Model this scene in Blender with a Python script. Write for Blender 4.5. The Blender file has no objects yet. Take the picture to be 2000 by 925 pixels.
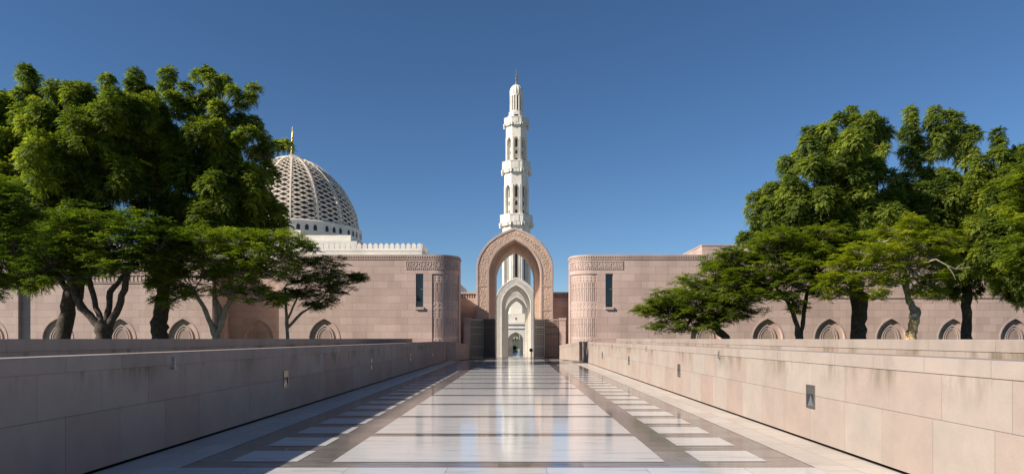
import bpy, math, random
import numpy as np
from mathutils import Vector
random.seed(7); rng = np.random.default_rng(7)
S = bpy.context.scene
COL = S.collection
R = math.radians
F = 1333.33; CX = 0.25; CZ = 1.6; VX = 1011.5; VY = 660.5
def PX(px, d): return CX + (px - VX) * d / F          # survey helper: bearing at a known distance -> metres
def PZ(py, d): return CZ - (py - VY) * d / F

# ------------------------------------------------------------------ materials
def newmat(name):
    m = bpy.data.materials.new(name); m.use_nodes = True
    nt = m.node_tree; b = nt.nodes['Principled BSDF']
    return m, nt, b
def N(nt, t, **kw):
    n = nt.nodes.new(t)
    for k, v in kw.items():
        if k.startswith('i_'):
            n.inputs[k[2:].replace('_', ' ')].default_value = v
        else: setattr(n, k, v)
    return n
def ramp(nt, src, stops):
    r = nt.nodes.new('ShaderNodeValToRGB'); nt.links.new(src, r.inputs[0])
    e = r.color_ramp.elements
    while len(e) < len(stops): e.new(0.5)
    for i, (p, c) in enumerate(stops):
        e[i].position = p; e[i].color = (*c, 1) if len(c) == 3 else c
    return r.outputs[0]
def mix(nt, fac, a, b, mode='MIX'):
    m = nt.nodes.new('ShaderNodeMix'); m.data_type = 'RGBA'; m.blend_type = mode
    for s, v in ((0, fac), (6, a), (7, b)):
        if hasattr(v, 'links'): nt.links.new(v, m.inputs[s])
        else: m.inputs[s].default_value = v if s == 0 else (*v, 1)
    return m.outputs[2]
def bump(nt, b, h, strength=0.3, dist=0.01, prev=None):
    n = nt.nodes.new('ShaderNodeBump'); n.inputs['Strength'].default_value = strength; n.inputs['Distance'].default_value = dist
    nt.links.new(h, n.inputs['Height'])
    if prev: nt.links.new(prev, n.inputs['Normal'])
    nt.links.new(n.outputs[0], b.inputs['Normal']); return n.outputs[0]

def ashlar(name, c1, c2, mortar, bw=0.95, bh=0.5, ms=0.012, rough=0.75, relief=0.0, var=1.0, stain=0.25):
    """coursed stone: joints follow the UVs (metres)"""
    m, nt, b = newmat(name)
    uv = N(nt, 'ShaderNodeUVMap')
    br = N(nt, 'ShaderNodeTexBrick', offset=0.5)
    nt.links.new(uv.outputs[0], br.inputs['Vector'])
    br.inputs['Color1'].default_value = (*c1, 1); br.inputs['Color2'].default_value = (*c2, 1)
    br.inputs['Mortar'].default_value = (*mortar, 1)
    br.inputs['Scale'].default_value = 1; br.inputs['Mortar Size'].default_value = ms
    br.inputs['Mortar Smooth'].default_value = 0.3
    br.inputs['Brick Width'].default_value = bw; br.inputs['Row Height'].default_value = bh
    n1 = N(nt, 'ShaderNodeTexNoise', i_Scale=0.35, i_Detail=5.0); n2 = N(nt, 'ShaderNodeTexNoise', i_Scale=9.0, i_Detail=6.0, i_Roughness=0.7)
    g = N(nt, 'ShaderNodeTexCoord')
    nt.links.new(g.outputs['Object'], n1.inputs[0]); nt.links.new(g.outputs['Object'], n2.inputs[0])
    # streaks running down the face
    mp = N(nt, 'ShaderNodeMapping'); mp.inputs['Scale'].default_value = (1.6, 1.6, 0.12)
    nt.links.new(g.outputs['Object'], mp.inputs[0]); n3 = N(nt, 'ShaderNodeTexNoise', i_Scale=1.0, i_Detail=4.0); nt.links.new(mp.outputs[0], n3.inputs[0])
    c = mix(nt, 1.0, br.outputs[0], ramp(nt, n1.outputs[0], [(0.3, (0.86, 0.85, 0.85)), (0.7, (1.08, 1.06, 1.04))]), 'MULTIPLY')
    c = mix(nt, 1.0, c, ramp(nt, n2.outputs[0], [(0.3, (0.92, 0.92, 0.92)), (0.7, (1.05, 1.05, 1.05))]), 'MULTIPLY')
    c = mix(nt, stain, c, ramp(nt, n3.outputs[0], [(0.35, (0.62, 0.6, 0.58)), (0.6, (1, 1, 1))]), 'MULTIPLY')
    nt.links.new(c, b.inputs['Base Color'])
    b.inputs['Roughness'].default_value = rough; b.inputs['Specular IOR Level'].default_value = 0.3
    inv = N(nt, 'ShaderNodeMath', operation='SUBTRACT'); inv.inputs[0].default_value = 1; nt.links.new(br.outputs['Fac'], inv.inputs[1])
    nn = bump(nt, b, inv.outputs[0], 0.6, 0.012)
    nn = bump(nt, b, n2.outputs[0], 0.25, 0.01, nn)
    if relief:
        v = N(nt, 'ShaderNodeTexVoronoi', feature='DISTANCE_TO_EDGE'); v.inputs['Scale'].default_value = relief
        nz = N(nt, 'ShaderNodeTexNoise', i_Scale=relief * 0.5, i_Detail=1.0)
        add = mix(nt, 0.25, g.outputs['Object'], nz.outputs[1], 'ADD')
        nt.links.new(add, v.inputs['Vector'])
        bump(nt, b, ramp(nt, v.outputs[0], [(0.05, (0, 0, 0)), (0.16, (1, 1, 1))]), .6, 0.015, nn)
    return m

def plain(name, col, rough=0.6, metal=0.0, nscale=6.0, amt=0.15, bumpd=0.004, spec=0.4):
    m, nt, b = newmat(name)
    g = N(nt, 'ShaderNodeTexCoord'); n = N(nt, 'ShaderNodeTexNoise', i_Scale=nscale, i_Detail=6.0, i_Roughness=0.65)
    nt.links.new(g.outputs['Object'], n.inputs[0])
    a = tuple(x * (1 - amt) for x in col); c = tuple(min(1, x * (1 + amt)) for x in col)
    nt.links.new(ramp(nt, n.outputs[0], [(0.3, a), (0.7, c)]), b.inputs['Base Color'])
    b.inputs['Roughness'].default_value = rough; b.inputs['Metallic'].default_value = metal
    b.inputs['Specular IOR Level'].default_value = spec
    if bumpd: bump(nt, b, n.outputs[0], 0.4, bumpd)
    return m

def blockstone(name, col, alt, stain_col, amt=.9):
    """parapet blocks: every block its own shade (attribute var), damp stains below the coping"""
    m, nt, b = newmat(name)
    g = N(nt, 'ShaderNodeTexCoord'); at = N(nt, 'ShaderNodeAttribute', attribute_name='var')
    n2 = N(nt, 'ShaderNodeTexNoise', i_Scale=2.2, i_Detail=7.0, i_Roughness=0.62); nt.links.new(g.outputs['Object'], n2.inputs[0])
    n4 = N(nt, 'ShaderNodeTexNoise', i_Scale=55.0, i_Detail=4.0, i_Roughness=0.7); nt.links.new(g.outputs['Object'], n4.inputs[0])
    base = mix(nt, at.outputs['Fac'], col, alt)
    c = mix(nt, 1.0, base, ramp(nt, n2.outputs[0], [(0.3, (0.9, 0.9, 0.9)), (0.68, (1.07, 1.05, 1.03))]), 'MULTIPLY')
    c = mix(nt, 1.0, c, ramp(nt, n4.outputs[0], [(0.3, (0.93, 0.93, 0.93)), (0.7, (1.04, 1.04, 1.04))]), 'MULTIPLY')
    # stains: patches along the joint under the coping, running downwards
    mp = N(nt, 'ShaderNodeMapping'); mp.inputs['Scale'].default_value = (1.0, 0.75, 0.22); nt.links.new(g.outputs['Object'], mp.inputs[0])
    n3 = N(nt, 'ShaderNodeTexNoise', i_Scale=1.5, i_Detail=6.0, i_Roughness=0.7); nt.links.new(mp.outputs[0], n3.inputs[0])
    sx = N(nt, 'ShaderNodeSeparateXYZ'); nt.links.new(g.outputs['Object'], sx.inputs[0])
    mr = N(nt, 'ShaderNodeMapRange'); mr.inputs[1].default_value = 0.85; mr.inputs[2].default_value = 1.24; nt.links.new(sx.outputs[2], mr.inputs[0])
    patch = ramp(nt, n3.outputs[0], [(0.5, (0, 0, 0)), (0.63, (1, 1, 1))])
    f = N(nt, 'ShaderNodeMath', operation='MULTIPLY'); nt.links.new(patch, f.inputs[0]); nt.links.new(mr.outputs[0], f.inputs[1])
    f2 = N(nt, 'ShaderNodeMath', operation='MULTIPLY'); nt.links.new(f.outputs[0], f2.inputs[0]); f2.inputs[1].default_value = amt
    c = mix(nt, f2.outputs[0], c, stain_col)
    nt.links.new(c, b.inputs['Base Color']); b.inputs['Roughness'].default_value = 0.85; b.inputs['Specular IOR Level'].default_value = 0.08
    nn = bump(nt, b, n4.outputs[0], 0.3, 0.003); bump(nt, b, n2.outputs[0], 0.3, 0.006, nn)
    return m

def marble(name, c1, c2, vein, rough, streak=(0.5, 3.0, 1), tone=0.12):
    m, nt, b = newmat(name)
    g = N(nt, 'ShaderNodeTexCoord'); at = N(nt, 'ShaderNodeAttribute', attribute_name='var')
    off = N(nt, 'ShaderNodeVectorMath', operation='ADD'); nt.links.new(g.outputs['Object'], off.inputs[0])
    k = N(nt, 'ShaderNodeVectorMath', operation='SCALE'); k.inputs['Scale'].default_value = 37.0
    nt.links.new(at.outputs['Vector'], k.inputs[0]); nt.links.new(k.outputs[0], off.inputs[1])
    mp = N(nt, 'ShaderNodeMapping'); mp.inputs['Scale'].default_value = streak; mp.inputs['Rotation'].default_value = (0, 0, 0.35)
    nt.links.new(off.outputs[0], mp.inputs[0])
    n = N(nt, 'ShaderNodeTexNoise', i_Scale=2.2, i_Detail=8.0, i_Roughness=0.62, i_Distortion=0.6); nt.links.new(mp.outputs[0], n.inputs[0])
    c = ramp(nt, n.outputs[0], [(0.34, vein), (0.45, c1), (0.7, c2)])
    tn = ramp(nt, at.outputs['Fac'], [(0.0, (1 - tone,) * 3), (1.0, (1 + tone * 0.3,) * 3)])
    c = mix(nt, 1.0, c, tn, 'MULTIPLY')
    nt.links.new(c, b.inputs['Base Color'])
    n2 = N(nt, 'ShaderNodeTexNoise', i_Scale=3.0, i_Detail=5.0); nt.links.new(g.outputs['Object'], n2.inputs[0])
    mr = N(nt, 'ShaderNodeMapRange'); mr.inputs[3].default_value = rough * 0.7; mr.inputs[4].default_value = rough * 1.35; nt.links.new(n2.outputs[0], mr.inputs[0])
    nt.links.new(mr.outputs[0], b.inputs['Roughness']); b.inputs['Specular IOR Level'].default_value = 0.5
    n5 = N(nt, 'ShaderNodeTexNoise', i_Scale=1.3, i_Detail=2.0); nt.links.new(g.outputs['Object'], n5.inputs[0])
    bump(nt, b, n5.outputs[0], 0.25, 0.002)
    return m

def leafmat(name, dark, mid, light, trans=0.35):
    m, nt, b = newmat(name)
    at = N(nt, 'ShaderNodeAttribute', attribute_name='var')
    c = ramp(nt, at.outputs['Fac'], [(0.0, dark), (0.5, mid), (1.0, light)])
    nt.links.new(c, b.inputs['Base Color']); b.inputs['Roughness'].default_value = 0.55; b.inputs['Specular IOR Level'].default_value = 0.35
    tr = N(nt, 'ShaderNodeBsdfTranslucent'); tc = mix(nt, 1.0, c, (1.5, 1.6, 0.5), 'MULTIPLY'); nt.links.new(tc, tr.inputs[0])
    mx = N(nt, 'ShaderNodeMixShader'); mx.inputs[0].default_value = trans
    out = nt.nodes['Material Output']
    nt.links.new(b.outputs[0], mx.inputs[1]); nt.links.new(tr.outputs[0], mx.inputs[2]); nt.links.new(mx.outputs[0], out.inputs[0])
    return m

M = {}
M['pink'] = ashlar('pink_sandstone', (0.62, 0.46, 0.39), (0.515, 0.37, 0.31), (0.39, 0.285, 0.245), 0.98, 0.52, 0.010)
M['pinkcarve'] = ashlar('carved_sandstone', (0.64, 0.46, 0.345), (0.62, 0.445, 0.335), (0.58, 0.41, 0.31), 3.0, 3.0, 0.004, relief=5.5)
M['archpink'] = ashlar('arch_sandstone', (0.66, 0.49, 0.375), (0.62, 0.455, 0.345), (0.5, 0.37, 0.29), 0.9, 0.55, 0.008)
M['pinktrim'] = ashlar('trim_sandstone', (0.55, 0.425, 0.365), (0.51, 0.385, 0.325), (0.42, 0.32, 0.275), 1.4, 0.9, 0.008)
M['cream'] = ashlar('cream_limestone', (0.72, 0.66, 0.56), (0.68, 0.62, 0.52), (0.54, 0.485, 0.41), 1.1, 0.55, 0.010, stain=0.15)
M['white'] = ashlar('white_limestone', (0.79, 0.735, 0.635), (0.76, 0.705, 0.605), (0.64, 0.585, 0.505), 1.5, 0.75, 0.008, stain=0.12)
M['carvecream'] = ashlar('carved_limestone', (0.62, 0.58, 0.5), (0.6, 0.56, 0.48), (0.54, 0.5, 0.43), 3.0, 3.0, 0.004, relief=4.0)
M['parapet'] = blockstone('parapet_stone', (0.37, 0.315, 0.268), (0.345, 0.262, 0.218), (0.17, 0.135, 0.09))
M['coping'] = blockstone('coping_stone', (0.34, 0.27, 0.23), (0.37, 0.305, 0.26), (0.19, 0.15, 0.12), .3)
M['mortar'] = plain('joint_mortar', (0.16, 0.13, 0.105), 0.9)
M['gap'] = plain('shadow_gap', (0.03, 0.025, 0.02), 0.9)
M['marble'] = marble('white_marble', (0.70, 0.665, 0.63), (0.75, 0.715, 0.68), (0.56, 0.525, 0.485), 0.10)
M['grey'] = marble('grey_marble', (0.225, 0.195, 0.175), (0.32, 0.28, 0.25), (0.15, 0.13, 0.118), 0.085, tone=0.3)
M['beige'] = marble('beige_stone', (0.62, 0.54, 0.46), (0.66, 0.58, 0.50), (0.54, 0.47, 0.40), 0.32)
M['metal'] = plain('brushed_metal', (0.33, 0.31, 0.28), 0.38, 0.9, 30)
M['steel'] = plain('light_metal', (0.55, 0.54, 0.52), 0.35, 0.9, 30)
M['bronze'] = plain('dark_bronze', (0.20, 0.155, 0.125), 0.5, 0.3, 12)
M['gategrey'] = plain('weathered_bronze', (0.44, 0.43, 0.38), 0.55, 0.15, 12)
M['dark'] = plain('dark_void', (0.03, 0.03, 0.035), 0.6)
M['lattice'] = plain('lattice_stone', (0.74, 0.635, 0.505), 0.7, 0, 0.8, 0.08)
M['leafback'] = plain('dull_backing_metal', (0.10, 0.095, 0.08), 0.6, 0.2, 12)
M['gatedark'] = plain('green_grey_bronze', (0.27, 0.28, 0.245), 0.55, 0.2, 12)
M['gold'] = plain('gilded_metal', (0.72, 0.46, 0.14), 0.3, 0.9, 8)
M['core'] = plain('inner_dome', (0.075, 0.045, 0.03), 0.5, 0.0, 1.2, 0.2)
M['bark'] = plain('dark_bark', (0.085, 0.062, 0.048), 0.95, 0, 7, 0.6, 0.12)
M['barkp'] = plain('grey_bark', (0.30, 0.245, 0.19), 0.9, 0, 6, 0.35, 0.03)
M['barko'] = plain('peeled_bark', (0.66, 0.42, 0.2), 0.85, 0, 5, 0.45, 0.03)
M['lawn'] = plain('garden_soil_and_grass', (0.06, 0.075, 0.03), 0.95, 0, 1.5, 0.4, 0.02)
M['soil'] = plain('planter_gravel', (0.34, 0.28, 0.22), 0.95, 0, 20, 0.3, 0.02)
M['neem'] = leafmat('broad_crown_leaves', (0.048, 0.08, 0.012), (0.155, 0.20, 0.022), (0.36, 0.38, 0.045), 0.54)
M['neem2'] = leafmat('tall_crown_leaves', (0.055, 0.09, 0.018), (0.18, 0.225, 0.036), (0.38, 0.41, 0.07), 0.54)
M['flame'] = leafmat('feathery_leaves', (0.06, 0.09, 0.010), (0.155, 0.20, 0.018), (0.32, 0.34, 0.03), 0.5)
M['flamed'] = leafmat('dark_feathery_leaves', (0.035, 0.062, 0.010), (0.105, 0.155, 0.018), (0.21, 0.25, 0.025), 0.52)
M['flamey'] = leafmat('yellow_feathery_leaves', (0.12, 0.16, 0.012), (0.26, 0.29, 0.018), (0.42, 0.41, 0.03), 0.5)
def glassmat():
    m, nt, b = newmat('dark_glass'); b.inputs['Base Color'].default_value = (0.015, 0.02, 0.022, 1)
    b.inputs['Roughness'].default_value = 0.06; b.inputs['Specular IOR Level'].default_value = 0.9; return m
M['glass'] = glassmat()

# ------------------------------------------------------------------ mesh collector
class MB:
    def __init__(s): s.v = []; s.f = []; s.uv = []; s.var = []; s.mi = []; s.cur = 0; s.cv = 0.5
    def face(s, pts, uvs=None):
        k = len(s.v); s.v += [tuple(p) for p in pts]; s.f.append(tuple(range(k, k + len(pts))))
        if uvs is None:
            a = Vector(pts[1]) - Vector(pts[0]); b = Vector(pts[2]) - Vector(pts[0]); n = a.cross(b)
            if abs(n.z) > max(abs(n.x), abs(n.y)): uvs = [(p[0], p[1]) for p in pts]
            elif abs(n.x) > abs(n.y): uvs = [(p[1], p[2]) for p in pts]
            else: uvs = [(p[0], p[2]) for p in pts]
        s.uv += list(uvs); s.var.append(s.cv); s.mi.append(s.cur)
    def box(s, x0, x1, y0, y1, z0, z1):
        if x0 > x1: x0, x1 = x1, x0
        if y0 > y1: y0, y1 = y1, y0
        A = [(x0, y0, z0), (x1, y0, z0), (x1, y1, z0), (x0, y1, z0), (x0, y0, z1), (x1, y0, z1), (x1, y1, z1), (x0, y1, z1)]
        for q in ((0, 3, 2, 1), (4, 5, 6, 7), (0, 1, 5, 4), (1, 2, 6, 5), (2, 3, 7, 6), (3, 0, 4, 7)): s.face([A[i] for i in q])
    def prism(s, poly, z0, z1):        # poly in plan, counter-clockwise
        n = len(poly)
        s.face([(x, y, z1) for x, y in poly]); s.face([(x, y, z0) for x, y in reversed(poly)])
        u = 0
        for i in range(n):
            a, b = poly[i], poly[(i + 1) % n]; l = math.dist(a, b)
            s.face([(a[0], a[1], z0), (b[0], b[1], z0), (b[0], b[1], z1), (a[0], a[1], z1)], [(u, z0), (u + l, z0), (u + l, z1), (u, z1)]); u += l
    def lathe(s, prof, cx, cy, n=24, rot=0.0, scal=None, a0=0, a1=2 * math.pi):
        for i in range(n):
            t0 = rot + a0 + (a1 - a0) * i / n; t1 = rot + a0 + (a1 - a0) * (i + 1) / n
            for (r0, z0), (r1, z1) in zip(prof, prof[1:]):
                k0 = k1 = 1
                if scal: k0, k1 = scal(i), scal(i + 1)
                P = lambda r, t, z, k: (cx + r * k * math.cos(t), cy + r * k * math.sin(t), z)
                q = [P(r0, t0, z0, k0), P(r0, t1, z0, k1), P(r1, t1, z1, k1), P(r1, t0, z1, k0)]
                rm = max(r0, r1)
                uv = [(t0 * rm, z0), (t1 * rm, z0), (t1 * rm, z1), (t0 * rm, z1)]
                if r1 < 1e-6: q = q[:3]; uv = uv[:3]
                elif r0 < 1e-6: q = [q[0], q[2], q[3]]; uv = [uv[0], uv[2], uv[3]]
                s.face(q, uv)
    def tube(s, pts, rad, n=8, wob=0.0):
        pts = [Vector(p) for p in pts]; rings = []
        for i, p in enumerate(pts):
            d = (pts[min(i + 1, len(pts) - 1)] - pts[max(i - 1, 0)]).normalized()
            up = Vector((0, 1, 0)) if abs(d.y) < 0.9 else Vector((1, 0, 0))
            a = d.cross(up).normalized(); b = d.cross(a).normalized()
            rr = rad[i]
            rings.append([p + (a * math.cos(t) + b * math.sin(t)) * rr * (1 + wob * (random.random() - .5)) for t in [2 * math.pi * j / n for j in range(n)]])
        for i in range(len(pts) - 1):
            for j in range(n):
                s.face([rings[i][j], rings[i + 1][j], rings[i + 1][(j + 1) % n], rings[i][(j + 1) % n]])
        s.face(rings[-1])
    def build(s, name, mats, parent=None, smooth=False):
        me = bpy.data.meshes.new(name); me.from_pydata(s.v, [], s.f)
        if not isinstance(mats, (list, tuple)): mats = [mats]
        for m in mats: me.materials.append(m)
        ul = me.uv_layers.new(name='UVMap'); ul.data.foreach_set('uv', np.array(s.uv, dtype=np.float32).ravel())
        at = me.attributes.new('var', 'FLOAT', 'FACE'); at.data.foreach_set('value', np.array(s.var, dtype=np.float32))
        me.polygons.foreach_set('material_index', s.mi)
        if smooth:
            import bmesh
            bm = bmesh.new(); bm.from_mesh(me); bmesh.ops.remove_doubles(bm, verts=bm.verts, dist=0.0005)
            for f in bm.faces: f.smooth = True
            bm.to_mesh(me); bm.free()
        me.update(); me.validate()
        o = bpy.data.objects.new(name, me); COL.objects.link(o)
        if parent is not None:
            o.parent = parent; o.matrix_parent_inverse = parent.matrix_basis.inverted()
        return o
def thing(name, label, cat, loc=(0, 0, 0), group=None):
    o = bpy.data.objects.new(name, None); COL.objects.link(o); o.location = loc; o.empty_display_size = 0.5
    o['label'] = label; o['category'] = cat; o['kind'] = 'thing'
    if group: o['group'] = group
    bpy.context.view_layer.update()
    return o
def struct(o): o['kind'] = 'structure'; return o

# ------------------------------------------------------------------ arches
KEY = [(0, 1.0), (.14, .945), (.30, .875), (.5, .765), (.68, .62), (.82, .45), (.91, .3), (.97, .14), (1, 0)]
def prof(hw, spring, apex):
    L = [(-k * hw, spring + h * (apex - spring)) for k, h in reversed(KEY)]
    return L + [(-x, z) for x, z in reversed(L[:-1])]
def wall_open(mb, f, u0, u1, z0, z1, ops, cuts=(), back=None):
    """wall sheet in (u,z) with openings; f(u,z,depth)->xyz; ops: dict(u,hw,sill,spring,apex,depth,flat)"""
    ops = sorted(ops, key=lambda o: o['u'])
    def quad(a, b, c, d, dep=0):
        mb.face([f(*p, dep) for p in (a, b, c, d)], [a, b, c, d])
    def rect(a, b, za, zb):
        if b - a < 1e-6 or zb - za < 1e-6: return
        xs = [a] + [c for c in cuts if a < c < b] + [b]
        for p, q in zip(xs, xs[1:]): quad((p, za), (q, za), (q, zb), (p, zb))
    cur = u0
    for o in ops:
        l, r = o['u'] - o['hw'], o['u'] + o['hw']
        rect(cur, l, z0, z1); rect(l, r, z0, o['sill'])
        if o.get('flat'):
            xs = [l] + [c for c in cuts if l < c < r] + [r]; curve = [(x, o['apex']) for x in xs]
        else: curve = [(o['u'] + x, z) for x, z in prof(o['hw'], o['spring'], o['apex'])]
        for p, q in zip(curve, curve[1:]):
            quad(p, q, (q[0], z1), (p[0], z1))
        loop = [(l, o['sill'])] + curve + [(r, o['sill'])]; d = o['depth']
        for p, q in zip(loop, loop[1:]):
            mb.face([f(*p, 0), f(*p, d), f(*q, d), f(*q, 0)], [(p[0], p[1]), (p[0] + d, p[1]), (q[0] + d, q[1]), (q[0], q[1])])
        for p, q in zip(curve, curve[1:]):     # back of the niche
            if o.get('back', True): quad((p[0], o['sill']), (q[0], o['sill']), q, p, d)
        xs = [c[0] for c in curve]
        for p, q in zip(xs, xs[1:]):           # sill
            mb.face([f(p, o['sill'], 0), f(q, o['sill'], 0), f(q, o['sill'], d), f(p, o['sill'], d)])
        cur = r
    rect(cur, u1, z0, z1)
def ring(mb, cx, y0, y1, outer, inner, zb=0.0, front=True):
    """arched frame between two curves (hw, spring, apex) with legs down to zb"""
    A = [(-outer[0], zb)] + prof(*outer) + [(outer[0], zb)]
    B = [(-inner[0], zb)] + prof(*inner) + [(inner[0], zb)]
    for i in range(len(A) - 1):
        a, b, c, d = A[i], A[i + 1], B[i + 1], B[i]
        P = lambda p, y: (cx + p[0], y, p[1])
        mb.face([P(a, y0), P(d, y0), P(c, y0), P(b, y0)])
        mb.face([P(a, y1), P(b, y1), P(c, y1), P(d, y1)])
        mb.face([P(a, y0), P(b, y0), P(b, y1), P(a, y1)], [(y0, a[1] + i), (y0, b[1] + i), (y1, b[1] + i), (y1, a[1] + i)])
        mb.face([P(d, y0), P(d, y1), P(c, y1), P(c, y0)])

# ------------------------------------------------------------------ ground, paving
g = MB(); xs = [-3000, -300, -60, 60, 300, 3000]; ys = [(-200, -0.03), (58.6, -0.03), (60, -3.0), (400, -3.0), (1200, -3), (6000, -3)]
for (ya, za), (yb, zb) in zip(ys, ys[1:]):
    for a, b in zip(xs, xs[1:]): g.face([(a, ya, za), (b, ya, za), (b, yb, zb), (a, yb, zb)])
struct(g.build('ground', M['lawn']))
HW = 4.82; Y1 = 58.3
base = MB(); base.cv = .5
y = -6.0
while y < Y1 - .01:                                     # grey stone field, laid in slabs
    yn = min(y + 1.31, Y1)
    for a, b in ((-3.94, -3.5), (-3.5, -2.62), (-2.62, -2.16), (-2.16, -1.08), (-1.08, 0), (0, 1.08), (1.08, 2.16), (2.16, 2.62), (2.62, 3.5), (3.5, 3.94)):
        base.cv = random.random()
        base.face([(a, y, 0), (b, y, 0), (b, yn, 0), (a, yn, 0)])
    y = yn
base.box(-HW, HW, 58.3, 58.5, -3.0, 0.004)
struct(base.build('grey_stone_paving', M['grey']))
def slab(mb, x0, x1, y0, y1, z=0.004, j=0.0009):
    mb.cv = random.random(); g_ = 0.002
    mb.face([(x0 + g_, y0 + g_, z + random.uniform(0, j)), (x1 - g_, y0 + g_, z + random.uniform(0, j)), (x1 - g_, y1 - g_, z + random.uniform(0, j)), (x0 + g_, y1 - g_, z + random.uniform(0, j))])
wm = MB()
for k in range(-4, 4):                                   # plain marble course in the foreground
    x0 = -0.62 + 1.22 * k
    for yy in (-6, -3.5, -1.0, 1.5, 4.0, 6.3):
        y2 = {-6: -3.5, -3.5: -1, -1.0: 1.5, 1.5: 4.0, 4.0: 6.3, 6.3: 8.46}[yy]
        slab(wm, max(x0, -3.94), min(x0 + 1.22, 3.94) if k < 3 else 3.94, yy, y2, 0.004, 0.0004)
k = 0
while 8.86 + 2.62 * k < 57.5:
    a = 8.86 + 2.62 * k; b = min(a + 2.30, 58.2)
    wm.cv = random.random()
    slab(wm, -2.16, 2.16, a, b, 0.004, 0.0022); k += 1
k = 0
while 8.88 + 1.31 * k < 57.6:
    a = 8.88 + 1.31 * k; b = a + 0.84
    for s in (-1, 1): slab(wm, *sorted((s * 2.62, s * 3.5)), a, b, 0.004, 0.001)
    k += 1
struct(wm.build('white_marble_paving', M['marble']))
bg = MB(); y = -6
while y < 52:
    for s in (-1, 1):
        for a, b in ((3.94, 4.37), (4.37, 4.80)): slab(bg, *sorted((s * a, s * b)), y, y + .86, 0.003, 0.0004)
    y += .86
struct(bg.build('beige_stone_paving', M['beige']))
cb = MB(); 
for s in (-1, 1): cb.box(s * 4.80, s * 4.9, -6, 53, -0.2, -0.012)
struct(cb.build('shadow_gap_strip', M['gap']))  # near-black colour stands for the shade in the joint at the wall foot

# ------------------------------------------------------------------ parapets
def parapet(side, xf, yend, ztop, zc, rows, thick, blen, label, spouts=()):
    """rows: course heights; xf = |x| of the face towards the walkway"""
    t = thing('parapet_wall', label, 'wall', (side * xf, 20, 0), 'parapet walls along the walkway')
    core = MB(); core.box(side * (xf + 0.012), side * (xf + thick - .012), -6, yend - .02, 0.025, zc - 0.004); core.build('mortar_core', M['mortar'], t)
    w = MB(); z = rows[0]
    G = 0.0025
    for r, zt in enumerate(rows[1:]):
        y = -6 - (blen * .5 if r % 2 else 0) + .22
        while y < yend:
            y2 = y + blen * random.choice((1, 1, 1, .93, 1.07)); a, b = max(y, -6), min(y2, yend)
            if b - a > .05:
                w.cv = random.random(); o = random.uniform(0, 0.0015)
                w.box(side * (xf + o), side * (xf + .1), a + G, b - G, z + G, zt - G)
                w.box(side * (xf + thick - .1), side * (xf + thick - o), a + G, b - G, z + G, zt - G)
            y = y2
        z = zt
    w.box(side * xf, side * (xf + thick), yend, yend + .06, rows[0], zc - .003)
    w.build('stone_face', M['parapet'], t)
    c = MB(); y = -6.4
    while y < yend:
        y2 = y + 1.08 * blen / 1.05; c.cv = random.random(); o = random.uniform(0, 0.002)
        a, b = max(y, -6) + .003, min(y2, yend + .08) - .003
        X0, X1 = side * (xf - .012 - o), side * (xf + thick + .012); e = .012
        # coping with small chamfers
        prof_ = [(X0, zc), (X0, ztop - e), (X0 + side * e, ztop), (X1 - side * e, ztop), (X1, ztop - e), (X1, zc)]
        for p, q in zip(prof_, prof_[1:] + prof_[:1]):
            c.face([(p[0], a, p[1]), (p[0], b, p[1]), (q[0], b, q[1]), (q[0], a, q[1])])
        c.face([(p[0], a, p[1]) for p in prof_]); c.face([(p[0], b, p[1]) for p in prof_])
        y = y2
    c.build('coping', M['coping'], t)
    for ys_ in spouts:
        m = MB(); x = side * (xf - .012)
        m.tube([(x + side * .05, ys_, zc + .10), (x - side * .012, ys_, zc + .10), (x - side * .03, ys_, zc + .06), (x - side * .03, ys_, zc - .05)], [.012] * 4, 8)
        m.box(x - side * .045, x + side * .003, ys_ - .03, ys_ + .03, zc - .065, zc - .05)
        m.build('drain_spout', M['metal'], t, )
    return t
rows_in = (0.03, 0.72, 1.22)
parapet(-1, HW, 48.3, 1.40, 1.22, rows_in, 0.38, 1.05, 'shaded stone parapet edging the left side of the marble walkway', (10.0, 18.7, 27.3, 36.0))
parapet(1, HW - .01, 48.0, 1.39, 1.22, rows_in, 0.38, 1.05, 'sunlit stone parapet with water stains edging the right side of the marble walkway', (15.4, 24.1, 32.8, 41.5))
parapet(-1, 7.3, 48.75, 1.592, 1.40, (0.0, .45, .9, 1.4), 0.45, 1.6, 'second taller parapet on the left, behind the shaded walkway parapet')
parapet(1, 7.3, 48.75, 1.585, 1.40, (0.0, .45, .9, 1.4), 0.45, 1.6, 'second taller parapet on the right, behind the stained sunlit parapet')
pl = MB()
for s in (-1, 1): pl.box(s * 5.22, s * 7.28, -6, 48.7, -.02, 0.85)
struct(pl.build('planter_ground', M['soil']))

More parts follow.
